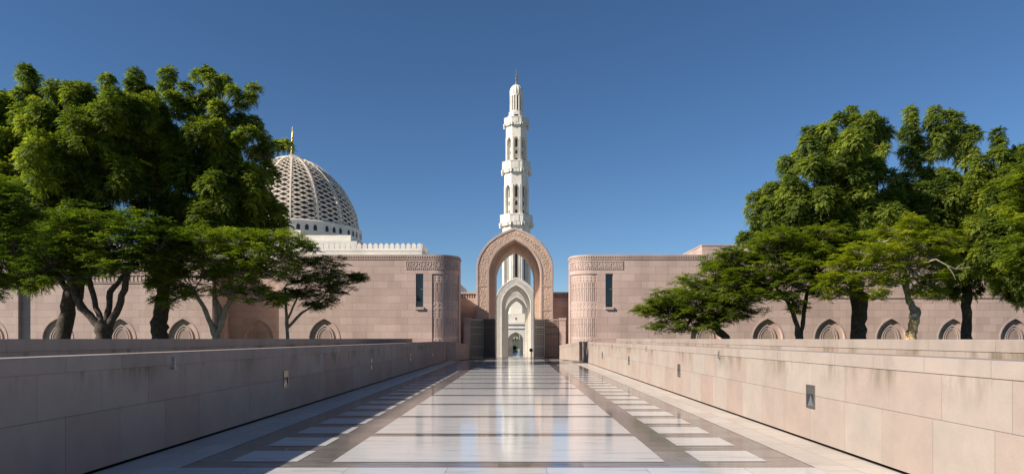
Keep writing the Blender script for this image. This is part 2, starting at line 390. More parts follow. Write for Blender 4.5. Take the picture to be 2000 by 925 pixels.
def turned(side, pts, label):
    """short parapet that swings in towards the gate, its top falling"""
    t = thing('parapet_wall', label, 'wall', (side * pts[0][0], pts[0][1], 0), 'short parapets swinging in to the gate')
    w = MB(); c = MB(); u = 0
    for (x0, y0, h0), (x1, y1, h1) in zip(pts, pts[1:]):
        L = math.dist((x0, y0), (x1, y1)); nx, ny = (y1 - y0) / L, -(x1 - x0) / L   # outward
        nx, ny = abs(nx), abs(ny)
        T = .36
        A = (side * x0, y0); B = (side * x1, y1); Cc = (side * (x1 + nx * T), y1 + ny * T); D = (side * (x0 + nx * T), y0 + ny * T)
        for mb, za, zb, zc_, zd, ex in ((w, .03, .03, h0 - .18, h1 - .18, 0), (c, h0 - .176, h1 - .176, h0, h1, .014)):
            q = [(A[0] - side * nx * ex, A[1] - ny * ex), (B[0] - side * nx * ex, B[1] - ny * ex), (Cc[0] + side * nx * ex, Cc[1]), (D[0] + side * nx * ex, D[1])]
            lo = [(*q[0], za), (*q[1], zb), (*q[2], zb), (*q[3], za)]; hi = [(*q[0], zc_), (*q[1], zd), (*q[2], zd), (*q[3], zc_)]
            mb.face(hi); mb.face(lo)
            for i in range(4): mb.face([lo[i], lo[(i + 1) % 4], hi[(i + 1) % 4], hi[i]])
    w.build('stone_face', M['parapet'], t); c.build('coping', M['coping'], t)
turned(-1, [(4.80, 48.37, 1.40), (4.2, 49.0, 1.34), (3.75, 50.4, 1.2), (3.5, 52.4, 1.06)], 'short shaded parapet curving in to the left gate leaf')
turned(1, [(4.62, 48.6, 1.38), (4.1, 49.1, 1.28), (3.7, 50.4, 1.16), (3.45, 52.4, 1.05)], 'short sunlit parapet curving in to the right gate leaf')

# ------------------------------------------------------------------ recessed wall lights
def wall_light(side, x, y, z=.70, label='', w=.30, h=.36):
    t = thing('wall_light', label, 'wall light', (side * x, y, z), 'recessed lights along the walkway parapets')
    f = MB(); s = -side; X = side * x; e = .028; p = .014
    # frame standing proud of the stone
    for (a, b, c, d) in ((-w / 2, w / 2, h / 2 - e, h / 2), (-w / 2, w / 2, -h / 2, -h / 2 + e), (-w / 2, -w / 2 + e, -h / 2 + e, h / 2 - e), (w / 2 - e, w / 2, -h / 2 + e, h / 2 - e)):
        f.box(X, X + s * p, y + a, y + b, z + c, z + d)
    f.build('frame', M['metal'], t)
    c = MB(); c.box(X, X + s * .008, y - w / 2 + e, y + w / 2 - e, z + .04, z + h / 2 - e); c.build('cover_plate', M['metal'], t)
    b = MB(); b.box(X, X + s * .003, y - w / 2 + e, y + w / 2 - e, z - h / 2 + e, z + .04); b.build('recess', M['dark'], t)
    r = MB(); P = [(X + s * .004, y - w / 2 + e + .01, z - h / 2 + e), (X + s * .004, y + w / 2 - e - .01, z - h / 2 + e), (X + s * .004, y, z + .03), (X + s * .03, y, z - h / 2 + e + .02)]
    r.face([P[0], P[3], P[2]]); r.face([P[3], P[1], P[2]]); r.face([P[0], P[1], P[3]]); r.build('reflector', M['steel'], t)
    return t
ORD = ['nearest', 'second nearest', 'third nearest', 'fourth nearest', 'fifth nearest']
for i, y in enumerate((10.62, 19.3, 28.0, 36.8, 45.4)):
    wall_light(1, HW - .012, y, .70, f'{ORD[i]} recessed metal light on the sunlit right parapet')
for i, y in enumerate((14.9, 23.6, 32.2, 40.5, 47.4)):
    wall_light(-1, HW - .002, y, .72, f'{ORD[i]} recessed metal light on the shaded left parapet')

# ------------------------------------------------------------------ perimeter walls (curved ends, niches, slit windows)
WT = 7.61; RC = 1.6; XI = 4.1; YF = 49.0
def path_map(side):
    """plan path starting far out and running in to the gate: u = x distance until the corner, then arc, then straight back"""
    xa = XI + RC                                    # arc starts at |x|=xa
    def f(u, z, dep=0):
        # u: 0 at |x|=xa on the front; negative outwards; positive round the corner
        if u <= 0: x, y, nx, ny = xa - u, YF, 0, 1
        elif u <= RC * math.pi / 2:
            t = u / RC; x = xa - RC * math.sin(t); y = YF + RC - RC * math.cos(t); nx, ny = math.sin(t), math.cos(t)
        else: x, y, nx, ny = XI, YF + RC + (u - RC * math.pi / 2), 1, 0
        return (side * (x + nx * dep), y + ny * dep, z)
    return f
ARC = RC * math.pi / 2
CUTS = [ARC * i / 12 for i in range(13)]
def niche_details(t, f, u, base, zoff=0, lab=None):
    """carved blind window inside a pointed niche"""
    o = bpy.data.objects
    mb = MB()
    def band(h0, s0, a0, h1, s1, a1, d0, d1):
        A = [(-h0, .9)] + prof(h0, s0, a0) + [(h0, .9)]; B = [(-h1, .9)] + prof(h1, s1, a1) + [(h1, .9)]
        for i in range(len(A) - 1):
            mb.face([f(u + A[i][0], A[i][1], d0), f(u + A[i + 1][0], A[i + 1][1], d0), f(u + B[i + 1][0], B[i + 1][1], d0), f(u + B[i][0], B[i][1], d0)])
            mb.face([f(u + A[i][0], A[i][1], d0), f(u + A[i][0], A[i][1], d1), f(u + A[i + 1][0], A[i + 1][1], d1), f(u + A[i + 1][0], A[i + 1][1], d0)])
            mb.face([f(u + B[i][0], B[i][1], d0), f(u + B[i][0], B[i][1], d1), f(u + B[i + 1][0], B[i + 1][1], d1), f(u + B[i + 1][0], B[i + 1][1], d0)])
    band(1.15, 1.72, 3.14, 1.06, 1.72, 3.02, -.025, 0.0)
    fr = mb.build('window_surround', M['pinktrim'], t)
    mb = MB(); band(.66, 1.70, 2.62, .56, 1.70, 2.50, base - .07, base); band(.48, 1.70, 2.40, .42, 1.70, 2.32, base - .05, base)
    mb.build('carved_frame', M['pinktrim'], t)
    mb = MB()
    for k in range(-9, 10):                                  # pierced stone screen
        for sg in (-1, 1):
            pts = []
            for j in range(25):
                zz = .95 + j * .06; uu = k * .11 + sg * (zz - 1.6) * .8
                kk = abs(uu) / .42
                zmax = 1.7 + .62 * float(np.interp(kk, [a for a, _ in KEY], [b for _, b in KEY])) if kk < 1 else 0
                if kk < 1 and zz < zmax: pts.append((uu, zz))
            for p, q in zip(pts, pts[1:]):
                w_ = .014
                mb.face([f(u + p[0] - w_, p[1], base - .03), f(u + p[0] + w_, p[1], base - .03), f(u + q[0] + w_, q[1], base - .03), f(u + q[0] - w_, q[1], base - .03)])
    mb.build('pierced_screen', M['pinktrim'], t)
def add_box(mb, f, u0, u1, z0, z1, d0, d1):
    n = 1 if u1 <= 0 or u0 >= ARC else max(1, int((u1 - u0) / .2))
    for i in range(n):
        a, b = u0 + (u1 - u0) * i / n, u0 + (u1 - u0) * (i + 1) / n
        mb.face([f(a, z0, d0), f(b, z0, d0), f(b, z1, d0), f(a, z1, d0)], [(a, z0), (b, z0), (b, z1), (a, z1)])
        mb.face([f(a, z1, d0), f(b, z1, d0), f(b, z1, d1), f(a, z1, d1)]); mb.face([f(a, z0, d0), f(a, z0, d1), f(b, z0, d1), f(b, z0, d0)])
    mb.face([f(u0, z0, d0), f(u0, z1, d0), f(u0, z1, d1), f(u0, z0, d1)]); mb.face([f(u1, z0, d0), f(u1, z0, d1), f(u1, z1, d1), f(u1, z1, d0)])
KUF = ["1111011110111101", "1000010010100001", "1011110010101111", "1010000110101001", "1010111100111011"]
def perimeter(side, ulen, niches, label, uback):
    t = thing('perimeter_wall', label, 'building', (side * 8, YF, 0), 'pink stone perimeter walls flanking the gate')
    f = path_map(side); xa = XI + RC
    ops = [dict(u=xa - x, hw=1.06, sill=.9, spring=1.72, apex=3.02, depth=.2) for x in niches]
    ops.append(dict(u=xa - 6.81, hw=.27, sill=PZ(599, 49), spring=0, apex=PZ(534, 49), depth=.24, flat=True, back=False))
    pu0, pu1 = -.22, ARC - .12
    ops.append(dict(u=(pu0 + pu1) / 2, hw=(pu1 - pu0) / 2, sill=.4, spring=0, apex=6.23, depth=.07, flat=True))
    w = MB(); wall_open(w, f, -ulen, uback, 0, WT - .12, ops, CUTS + [pu0, pu1])
    # back and top
    pts = [f(-ulen, 0)[:2], f(0, 0)[:2]] + [f(c, 0)[:2] for c in CUTS[1:]] + [f(uback, 0)[:2]]
    back = YF + RC + uback - ARC
    w.face([(p[0], p[1], WT - .12) for p in pts] + [(side * (xa + ulen), back, WT - .12)])
    w.face([(pts[-1][0], back, 0), (side * (xa + ulen), back, 0), (side * (xa + ulen), back, WT - .12), (pts[-1][0], back, WT - .12)])
    w.face([(side * (xa + ulen), back, 0), (side * (xa + ulen), YF, 0), (side * (xa + ulen), YF, WT - .12), (side * (xa + ulen), back, WT - .12)])
    w.build('wall', M['pink'], t)
    c = MB(); add_box(c, f, -ulen, 0, WT - .118, WT, -.05, .7); 
    for i in range(12): add_box(c, f, CUTS[i], CUTS[i + 1], WT - .118, WT, -.05, .7)
    add_box(c, f, ARC, uback, WT - .118, WT, -.05, .7); c.build('cap_stones', M['pinktrim'], t)
    d = MB(); u = -ulen
    while u < uback - .1:
        add_box(d, f, u, u + .085, WT - .25, WT - .13, -.045, -.002); u += .17
    for i in range(12): add_box(d, f, CUTS[i], CUTS[i + 1], WT - .36, WT - .30, -.04, -.002)
    add_box(d, f, -ulen, 0, WT - .36, WT - .30, -.04, -.002)
    d.build('dentil_course', M['pinktrim'], t)
    # key-pattern frieze
    k = MB(); u0, u1 = xa - 7.8, ARC; z0, z1 = 6.55, 7.16
    add_box(k, f, u0, u0 + .05, z0, z1, -.04, -.002)
    for i in range(14):
        a = u0 + .05 + (u1 - u0 - .05) * i / 14; b = u0 + .05 + (u1 - u0 - .05) * (i + 1) / 14
        add_box(k, f, a, b, z1 - .05, z1, -.04, -.002); add_box(k, f, a, b, z0 + .1, z0 + .14, -.04, -.002)
    u = u0 + .05; 
    while u < u1 - .1: add_box(k, f, u, u + .07, z0, z0 + .1, -.04, -.002); u += .14
    cell = .078; nc = int((u1 - u0 - .1) / cell)
    for ci in range(nc):
        for r in range(5):
            if KUF[r][(ci + 3 * (ci // 16)) % 16] == '1':
                add_box(k, f, u0 + .1 + ci * cell, u0 + .1 + (ci + 1) * cell, z1 - .09 - (r + 1) * .068, z1 - .09 - r * .068, -.035, -.002)
    k.build('key_frieze', M['pinktrim'], t)
    # carved corner panel
    p = MB(); z = 6.1
    du = (pu1 - pu0) / 9
    rowi = 0
    while z > .6:
        kind = ('dots', 'arch', 'bars', 'diamond')[(rowi // 2) % 4]; hh = .2 if kind == 'dots' else .36
        for i in range(9):
            a = pu0 + i * du
            if kind == 'bars': add_box(p, f, a + .05, a + .11, z - hh + .03, z, .048, .068); add_box(p, f, a + .19, a + .25, z - hh + .03, z, .048, .068)
            elif kind == 'arch': add_box(p, f, a + .03, a + .08, z - hh, z - .05, .046, .068); add_box(p, f, a + du - .08, a + du - .03, z - hh, z - .05, .046, .068); add_box(p, f, a + .08, a + du - .08, z - .1, z - .05, .046, .068)
            elif kind == 'dots':
                add_box(p, f, a + .1, a + .2, z - .15, z - .05, .048, .068)
            else:
                uc = a + du / 2; zc_ = z - hh / 2; D = [(uc - .12, zc_), (uc, zc_ - .14), (uc + .12, zc_), (uc, zc_ + .14)]
                p.face([f(x, zz, .05) for x, zz in D])
                for q in range(4): A_, B_ = D[q], D[(q + 1) % 4]; p.face([f(*A_, .05), f(*B_, .05), f(*B_, .068), f(*A_, .068)])
        z -= hh; rowi += 1
    p.build('carved_panel', M['pinktrim'], t)
    # slit window
    us = xa - 6.81
    gm = MB(); gm.face([f(us - .27, PZ(599, 49), .2), f(us + .27, PZ(599, 49), .2), f(us + .27, PZ(534, 49), .2), f(us - .27, PZ(534, 49), .2)])
    gl = gm.build('slit_window', M['glass'], t)
    sm = MB(); add_box(sm, f, us - .31, us + .31, PZ(604, 49), PZ(599, 49) - .004, -.12, -.002); 
    s1 = sm.build('sill', M['pinktrim'], gl)
    s2 = MB(); add_box(s2, f, us - .27, us - .24, PZ(599, 49), PZ(534, 49), .12, .19); add_box(s2, f, us + .24, us + .27, PZ(599, 49), PZ(534, 49), .12, .19)
    add_box(s2, f, us - .24, us + .24, PZ(565, 49), PZ(563.5, 49), .13, .19); s2.build('window_frame', M['bronze'], gl)
    for x in niches: niche_details(t, f, xa - x, .2)
    return t, f
UB = ARC + 1.3
tR, fR = perimeter(1, 44.0, [13.72, 18.17, 22.62, 27.07, 31.5, 35.95, 40.4], 'long sunlit pink stone wall right of the gate with a rounded end and slit window', UB)
tL, fL = perimeter(-1, 11.2, [13.66], 'pink stone wall left of the gate, its rounded end and key frieze half in shade', UB)
sc = MB(); add_box(sc, fR, -44, XI + RC - 22.0, 4.50, 4.60, -.06, -.002); sc.build('string_course', M['pinktrim'], tR)
# recessed stretch and outer wing on the left
def flat_wing(x0, x1, y, niches, label, depth=5, frieze=None, nm='perimeter_wall'):
    t = thing(nm, label, 'building', ((x0 + x1) / 2, y, 0), 'pink stone perimeter walls flanking the gate')
    f = lambda u, z, dep=0: (u, y + dep, z)
    w = MB(); ops = [dict(u=x, hw=1.06, sill=.9, spring=1.72, apex=3.02, depth=.2) for x in niches]
    wall_open(w, f, x0, x1, 0, WT - .12, ops)
    w.face([(x1, y, 0), (x1, y + depth, 0), (x1, y + depth, WT - .12), (x1, y, WT - .12)]); w.face([(x0, y, 0), (x0, y, WT - .12), (x0, y + depth, WT - .12), (x0, y + depth, 0)])
    w.face([(x0, y, WT - .12), (x1, y, WT - .12), (x1, y + depth, WT - .12), (x0, y + depth, WT - .12)]); w.face([(x0, y + depth, 0), (x0, y + depth, WT - .12), (x1, y + depth, WT - .12), (x1, y + depth, 0)])
    w.build('wall', M['pink'], t)
    c = MB(); c.box(x0, x1 + .04, y - .05, y + .6, WT - .118, WT)
    c.build('cap_stones', M['pinktrim'], t)
    d = MB(); u = x0; d.box(x0, x1, y - .018, y - .0015, WT - .26, WT - .12)
    while u < x1: d.box(u, u + .085, y - .045, y - .002, WT - .25, WT - .13); u += .17
    d.build('dentil_course', M['pinktrim'], t)
    if frieze:
        k = MB(); k.box(x0, x1 - .02, y - .07, y - .002, frieze[1] - .1, frieze[1]); k.box(x0, x1 - .02, y - .05, y - .002, frieze[0], frieze[0] + .06)
        u = x0
        while u < x1 - .3:
            k.box(u, u + .2, y - .035, y - .002, frieze[0] + .1, frieze[0] + .16); k.box(u + .08, u + .14, y - .035, y - .002, frieze[0] + .16, frieze[1] - .14); u += .28
        k.build('frieze', M['pinktrim'], t)
    for x in niches: niche_details(t, f, x, .2)
    return t
flat_wing(-22.6, -16.4, 51.7, [-19.35], 'deeply recessed, fully shaded stretch of pink wall with one niche, behind the yellow green tree', 4)
flat_wing(-35.6, -21.7, YF, [-23.8, -28.3, -32.8], 'left wing of pink wall with three niches behind the forked trees', 6, (PZ(553, 49), PZ(535, 49)))
flat_wing(-60, -35.4, 48.7, [-37.3, -41.8], 'outermost left pink wall block projecting at the photo edge', 7, None)

# ------------------------------------------------------------------ gate arch
def archway(name_mat, carve, y0, thick, zb, label, outer=(3.1, 7.5, 10.55), inner=(2.06, 7.0, 9.52), second=(1.62, 6.9, 9.12), y2=None, second_front=None, deep=3.6):
    t = thing('archway', label, 'archway', (0, y0, zb), 'pointed stone archways on the walkway axis')
    m = MB(); ring(m, 0, y0, y0 + thick, outer, inner, zb); m.build('outer_arch', M[name_mat], t)
    m = MB()
    oo = (outer[0] - .16, outer[1], outer[2] - .2); ii = (inner[0] + .16, inner[1], inner[2] + .18)
    # raised borders and the carved band between them
    ring(m, 0, y0 - .05, y0 - .002, (outer[0] - .04, outer[1], outer[2] - .06), oo, zb); ring(m, 0, y0 - .05, y0 - .002, ii, (inner[0] + .03, inner[1], inner[2] + .04), zb)
    for z in (PZ(559, 55), PZ(606, 55)):
        for s in (-1, 1): m.box(s * (ii[0] + .02), s * (oo[0] - .02), y0 - .045, y0 - .002, z, z + .08)
    m.build('raised_border', M['pinktrim' if name_mat == 'archpink' else 'white'], t)
    m = MB()
    A = [(-oo[0] + .03, zb)] + prof(oo[0] - .03, oo[1], oo[2] - .03) + [(oo[0] - .03, zb)]; B = [(-ii[0] - .03, zb)] + prof(ii[0] + .03, ii[1], ii[2] + .03) + [(ii[0] + .03, zb)]
    for i in range(len(A) - 1):
        m.face([(A[i][0], y0 - .006, A[i][1]), (B[i][0], y0 - .006, B[i][1]), (B[i + 1][0], y0 - .006, B[i + 1][1]), (A[i + 1][0], y0 - .006, A[i + 1][1])])
    # arabesque: scrolls in relief following the band
    def mid(i, j, s):
        a = Vector((A[i][0], 0, A[i][1])).lerp(Vector((A[i + 1][0], 0, A[i + 1][1])), s); b = Vector((B[i][0], 0, B[i][1])).lerp(Vector((B[i + 1][0], 0, B[i + 1][1])), s); return a.lerp(b, j)
    segs = []
    for i in range(len(A) - 1):
        L = (mid(i, .5, 1) - mid(i, .5, 0)).length; n = max(1, round(L / .30))
        for q in range(n): segs.append((i, (q + .5) / n))
    for q, (i, s) in enumerate(segs):
        c = mid(i, .5, s); h = (mid(i, 0, s) - mid(i, 1, s)).length * .40; sg = 1 if q % 2 else -1; pts = []
        for k in range(15):
            th = sg * k * .55 + q; rr = h * (1 - k / 17); pts.append((c.x + rr * math.cos(th), y0 - .012, c.z + rr * .8 * math.sin(th)))
        m.tube(pts, [.015] * 15, 4)
    m.build('carved_band', M[carve], t)
    if second:
        yb = y2 if y2 else y0 + thick + .002
        m = MB(); ring(m, 0, yb, yb + deep, (second_front or (inner[0] + .3, inner[1], inner[2] + .35)), second, zb)
        m.build('inner_arch', M[name_mat], t)
    return t
gate = archway('archpink', 'pinkcarve', 55.0, 1.6, 0.0, 'tall pink sandstone pointed archway with carved band and open metal gates')
for gy, lab in ((98.0, 'cream stone pointed archway next behind the pink one, framing a smaller twin'), (127.0, 'cream stone pointed archway farthest back, nested inside the nearer cream one')):
    archway('cream', 'carvecream', gy, 1.6, -3.0, lab, outer=(3.1, 6.9, 10.4), inner=(2.04, 6.6, 9.28), second=(1.6, 6.4, 8.8), deep=3.4)
# gate leaves
def leaf(x0, y0, x1, y1, z1, mat, dense, nm='gate_leaf', lab=None):
    o = bpy.data.objects.new('tmp', None)
    d = Vector((x1 - x0, y1 - y0, 0)); L = d.length; d.normalize(); n = Vector((-d.y, d.x, 0))
    def P(u, z, w): return (x0 + d.x * u + n.x * w, y0 + d.y * u + n.y * w, z)
    def bx(mb, u0, u1, za, zb, w=.03):
        A = [P(u0, za, -w), P(u1, za, -w), P(u1, za, w), P(u0, za, w), P(u0, zb, -w), P(u1, zb, -w), P(u1, zb, w), P(u0, zb, w)]
        for q in ((0, 3, 2, 1), (4, 5, 6, 7), (0, 1, 5, 4), (1, 2, 6, 5), (2, 3, 7, 6), (3, 0, 4, 7)): mb.face([A[i] for i in q])
    fr = MB(); bx(fr, 0, .07, .06, z1); bx(fr, L - .07, L, .06, z1); bx(fr, .07, L - .07, z1 - .1, z1); bx(fr, .07, L - .07, .06, .2)
    for z in (.95, 1.9, 2.45): bx(fr, .07, L - .07, z, z + .07)
    go = fr.build('gate_leaf', M[mat], gate); go['label'] = lab
    g = MB(); nu = 6 if dense else 8
    for i in range(1, nu): u = .07 + (L - .14) * i / nu; bx(g, u - .014, u + .014, .2, z1 - .1, .016)
    z = .32
    k = 0
    while z < z1 - .2:
        for i in range(nu):
            u = .07 + (L - .14) * (i + .5) / nu
            if dense: bx(g, u - .035, u + .035, z - .035, z + .035, .035)
            else: bx(g, u - .05, u + .05, z - .012, z + .03, .018)
        z += .16 if dense else .14
    g.build('lattice', M[mat], go)
    if dense:
        b = MB(); bx(b, .07, L - .07, .2, z1 - .1, .006); b.build('back_panel', M['leafback'], go)
leaf(-3.45, 53.0, -2.50, 54.0, 3.12, 'gatedark', True, lab='greenish grey outer leaf of the left gate')
leaf(-2.47, 54.0, -1.53, 53.5, 3.15, 'bronze', True, lab='dark bronze inner leaf of the left gate')
leaf(1.53, 53.3, 2.36, 53.9, 3.12, 'gategrey', True, lab='pale grey inner leaf of the right gate')
leaf(2.40, 53.9, 3.42, 53.2, 3.12, 'bronze', False, lab='dark openwork outer leaf of the right gate')
for s, mm in ((-1, 'steel'), (1, 'steel')):
    m = MB(); x = s * 1.55; m.tube([(x, 53.2, 3.12), (x - s * .02, 53.2, 3.35), (x + s * .02, 53.2, 3.5)], [.03, .03, .01], 6); m.tube([(x, 53.2, 3.2), (x - s * 0, 53.15, 3.22), (x + s * -.12 * -1, 53.1, 3.15)], [.03, .03, .015], 6)
    m.build('gate_hook', M[mm], gate)
# gate piers and the lower link walls of the forecourt
for s, lab in ((-1, 'shaded stone pier between left gate leaf and curved wall'), (1, 'sunlit stone pier between right gate leaf and curved wall')):
    t = thing('gate_pier', lab, 'pier', (s * 3.72, 53.2, 0), 'stone piers beside the gates')
    m = MB(); m.box(s * 3.48, s * 3.96, 53.0, 53.45, 0, 3.02); m.build('shaft', M['pink'], t)
    m = MB(); m.box(s * 3.44, s * 4.0, 52.96, 53.5, 3.02, 3.2); m.build('cap_stone', M['pinktrim'], t)
for s, lab in ((-1, 'low link wall with balusters between left curved wall and pink archway'), (1, 'low shaded link wall between pink archway and right curved wall')):
    t = thing('link_wall', lab, 'wall', (s * 4, 57, 0), 'link walls beside the archway')
    m = MB(); m.box(s * 3.11, s * 4.7, 56.65, 57.3, 0, 4.95); m.box(s * 4.7, s * 5.2, 51.95, 57.3, 0, 5.4); m.build('wall', M['pink'], t)
    m = MB(); m.box(s * 3.11, s * 4.698, 56.62, 57.33, 5.3, 5.45); m.box(s * 3.11, s * 4.698, 56.9, 57.2, 4.952, 5.298)
    m.build('coping', M['pinktrim'], t)
    m = MB(); x = 3.2
    while x < 4.6: m.box(s * x, s * (x + .09), 56.7, 56.86, 4.952, 5.298); x += .2
    m.build('balustrade', M['pinktrim'], t)
    m = MB(); m.box(s * 3.2, s * 9, 60.0, 74, -3, 5.0); 
cy = MB()
for i in range(-10, 10):
    for j in range(24): cy.cv = random.random(); cy.face([(i * 4, 62 + j * 10, -2.99), (i * 4 + 4, 62 + j * 10, -2.99), (i * 4 + 4, 72 + j * 10, -2.99), (i * 4, 72 + j * 10, -2.99)])
struct(cy.build('sky_reflecting_paving', M['marble']))  # added glossy floor, there to reflect pale sky blue in the far passage
# small dark stand
t = thing('sign_stand', 'small dark box on a post inside the pink archway', 'sign', (1.35, 57.3, 0))
m = MB(); m.tube([(1.35, 57.3, 0), (1.35, 57.3, .5)], [.03, .03], 8); m.build('post', M['bronze'], t)
m = MB(); m.box(1.22, 1.5, 57.2, 57.35, .5, .76); m.build('panel', M['dark'], t)

# ------------------------------------------------------------------ minaret
MX = PX(1008.5, 230); MY = 230.0; K = 230 / F
def octa(ap, rot=0): 
    r = ap / math.cos(math.pi / 8); return [(MX + r * math.cos(math.pi / 8 + i * math.pi / 4 + rot), MY + r * math.sin(math.pi / 8 + i * math.pi / 4 + rot)) for i in range(8)]
mt = thing('minaret', 'tall white octagonal minaret with three balconies and ribbed cupola', 'minaret', (MX, MY, -3))
def stage(ap, z0, z1, nz0, nz1, nhw, holes, name='shaft'):
    w = MB(); hms = []
    P = octa(ap)
    for i in range(8):
        a = Vector((*P[i], 0)); b = Vector((*P[(i + 1) % 8], 0)); d = (b - a); L = d.length; d.normalize(); n = Vector((-d.y, d.x, 0))
        f = lambda u, z, dep=0, a=a, d=d, n=n: tuple(a + d * u + n * dep + Vector((0, 0, z)))
        wall_open(w, f, 0, L, z0, z1, [dict(u=L / 2, hw=nhw, sill=nz0, spring=nz1 - nhw * 1.5, apex=nz1, depth=.9)])
        # window slots in the niche
        for (ha, hb) in holes:
            q = [(L / 2 - nhw * .42, ha), (L / 2 + nhw * .42, ha), (L / 2 + nhw * .42, hb), (L / 2, hb + .5), (L / 2 - nhw * .42, hb)]
            if n.y < .1:
                continue
            hm = MB(); hm.face([f(x, z, .88) for x, z in q]); hms.append(hm)
        # shallow raised frame
        for x in (L / 2 - nhw - .22, L / 2 + nhw + .1):
            A = [f(x, nz0, -.12), f(x + .12, nz0, -.12), f(x + .12, nz1, -.12), f(x, nz1, -.12)]; B_ = [f(x, nz0, 0), f(x + .12, nz0, 0), f(x + .12, nz1, 0), f(x, nz1, 0)]
            w.face(A)
            for q in range(4): w.face([A[q], A[(q + 1) % 4], B_[(q + 1) % 4], B_[q]])
    s_ = w.build(name, M['white'], mt)
    for hm in hms: hm.build('window_slot', M['dark'], s_)
def zpy(y): return PZ(y, 230)
def balcony(ap, ytop, ybot, shaft_ap):
    m = MB(); z1, z0 = zpy(ytop), zpy(ybot); h = z1 - z0
    m.prism(octa(ap), z0 + h * .32, z1); 
    m.prism(octa(shaft_ap + (ap - shaft_ap) * .45), z0 + h * .05, z0 + h * .318)
    P = octa(ap)
    for i in range(8):
        a = Vector((*P[i], 0)); b = Vector((*P[(i + 1) % 8], 0)); d = b - a; L = d.length; d.normalize(); n = Vector((-d.y, d.x, 0))
        for s in (0.0, .36, .64, 1.0):
            c = a + d * L * s; w_ = L * .13
            q = [c - d * w_ - n * .08, c + d * w_ - n * .08, c + d * w_ * .8 + n * (ap - shaft_ap) * .9, c - d * w_ * .8 + n * (ap - shaft_ap) * .9]
            m.prism([(v.x, v.y) for v in q], z0, z0 + h * .315)
        q = [a + d * L * .3 - n * .12, a + d * L * .7 - n * .12, a + d * L * .7 + n * .02, a + d * L * .3 + n * .02]
        m.prism([(v.x, v.y) for v in q], z0 + h * .36, z1 - .15)
    # parapet rim
    P2 = octa(ap + .12); m.prism(P2, z1 + .002, z1 + .3)
    m.build('balcony', M['white'], mt)
stage(27 * K, 9.2, zpy(444), 14, zpy(470), 1.0, [(zpy(600), zpy(560)), (zpy(548), zpy(480))])
balcony(31 * K, 424, 444, 27 * K)
stage(23.4 * K, zpy(424), zpy(340), zpy(420), zpy(364), .95, [(zpy(419), zpy(414)), (zpy(404), zpy(397)), (zpy(388), zpy(369))])
balcony(27 * K, 321, 341, 23.4 * K)
stage(20.2 * K, zpy(321), zpy(249), zpy(317), zpy(272), .85, [(zpy(317), zpy(314)), (zpy(304), zpy(299)), (zpy(291), zpy(277))])
balcony(23.2 * K, 236, 250, 20.2 * K)
m = MB(); m.prism(octa(16.6 * K), zpy(235.8), zpy(229)); m.prism(octa(14.6 * K), zpy(228.9), zpy(222)); m.build('lantern_base', M['white'], mt)
m = MB()
P = octa(16.7 * K)
m.box(MX - .7, MX + .7, MY - 16.65 * K - .02, MY - 16 * K, zpy(232.5), zpy(228.5)); m.build('doorway', M['dark'], mt)
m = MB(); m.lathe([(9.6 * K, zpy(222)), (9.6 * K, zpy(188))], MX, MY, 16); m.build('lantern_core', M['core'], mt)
m = MB()
for i in range(14):
    a = 2 * math.pi * (i + .5) / 14; m.tube([(MX + 11.4 * K * math.cos(a), MY + 11.4 * K * math.sin(a), zpy(222)), (MX + 11.4 * K * math.cos(a), MY + 11.4 * K * math.sin(a), zpy(187))], [.29, .27], 6)
m.lathe([(12.6 * K, zpy(222)), (12.8 * K, zpy(219)), (9 * K, zpy(219))], MX, MY, 28); m.lathe([(9.5 * K, zpy(190)), (12.7 * K, zpy(190)), (13 * K, zpy(186.5)), (0, zpy(186.5))], MX, MY, 28)
m.build('lantern_columns', M['white'], mt)
m = MB(); pr = [(12.6, 186.4), (13.1, 183), (13.0, 179), (11.9, 174.5), (9.6, 170.5), (6.4, 167.6), (2.8, 166), (0, 165.6)]
m.lathe([(r * K, zpy(y)) for r, y in pr], MX, MY, 56, scal=lambda i: 1.0 if (i % 4) in (1, 2) else .93); m.build('cupola', M['white'], mt)
m = MB(); pr = [(2.6, 166), (1.9, 163), (1.2, 160), (1.2, 157), (2.2, 155.5), (2.3, 154), (.8, 152), (.8, 150), (1.7, 148.8), (1.7, 147.4), (.5, 146), (.4, 142), (1.0, 141), (.3, 140), (.15, 134)]
m.lathe([(r * K, zpy(y)) for r, y in pr], MX, MY, 12); m.build('finial', M['bronze'], mt, True)
# block at the foot of the minaret with the passage through it
t = thing('gatehouse', 'white stone gatehouse block at the foot of the minaret with an arched passage', 'building', (MX, 214, -3))
w = MB(); f = lambda u, z, dep=0: (MX + u, 212 + dep, z)
z7 = PZ(627, 212)
wall_open(w, f, -14, 14, -5, z7, [dict(u=-.2, hw=2.35, sill=-5, spring=PZ(662, 212), apex=PZ(648, 212), depth=4.5, back=False)])
for s in (-1, 1): w.box(MX + s * 1.12 - .0 - .2 * 0, MX + s * 14, 216.4, 217.2, -5, z7 - .1)
wall_open(w, lambda u, z, dep=0: (MX + u, 216.5 + dep, z), -1.3, 1.0, -5, z7 - .1, [dict(u=-.2, hw=1.0, sill=-5, spring=PZ(662, 216), apex=PZ(657, 216), depth=.6, back=False)])
w.face([(MX - 14, 212, z7), (MX + 14, 212, z7), (MX + 14, 222, z7), (MX - 14, 222, z7)])
w.box(MX - 14, MX - 3, 217.3, 238, -5, z7 - .05); w.box(MX + 3, MX + 14, 217.3, 238, -5, z7 - .05); w.box(MX - 8, MX + 8, 222.3, 238, z7 + .01, 9.19)
w.build('wall', M['white'], t)
w = MB(); w.box(MX - 14, MX + 14, 211.6, 211.99, z7 - .9, z7 - .5); w.box(MX - 14, MX + 14, 211.7, 211.99, PZ(641, 212), PZ(639.5, 212)); w.build('moulding', M['white'], t)
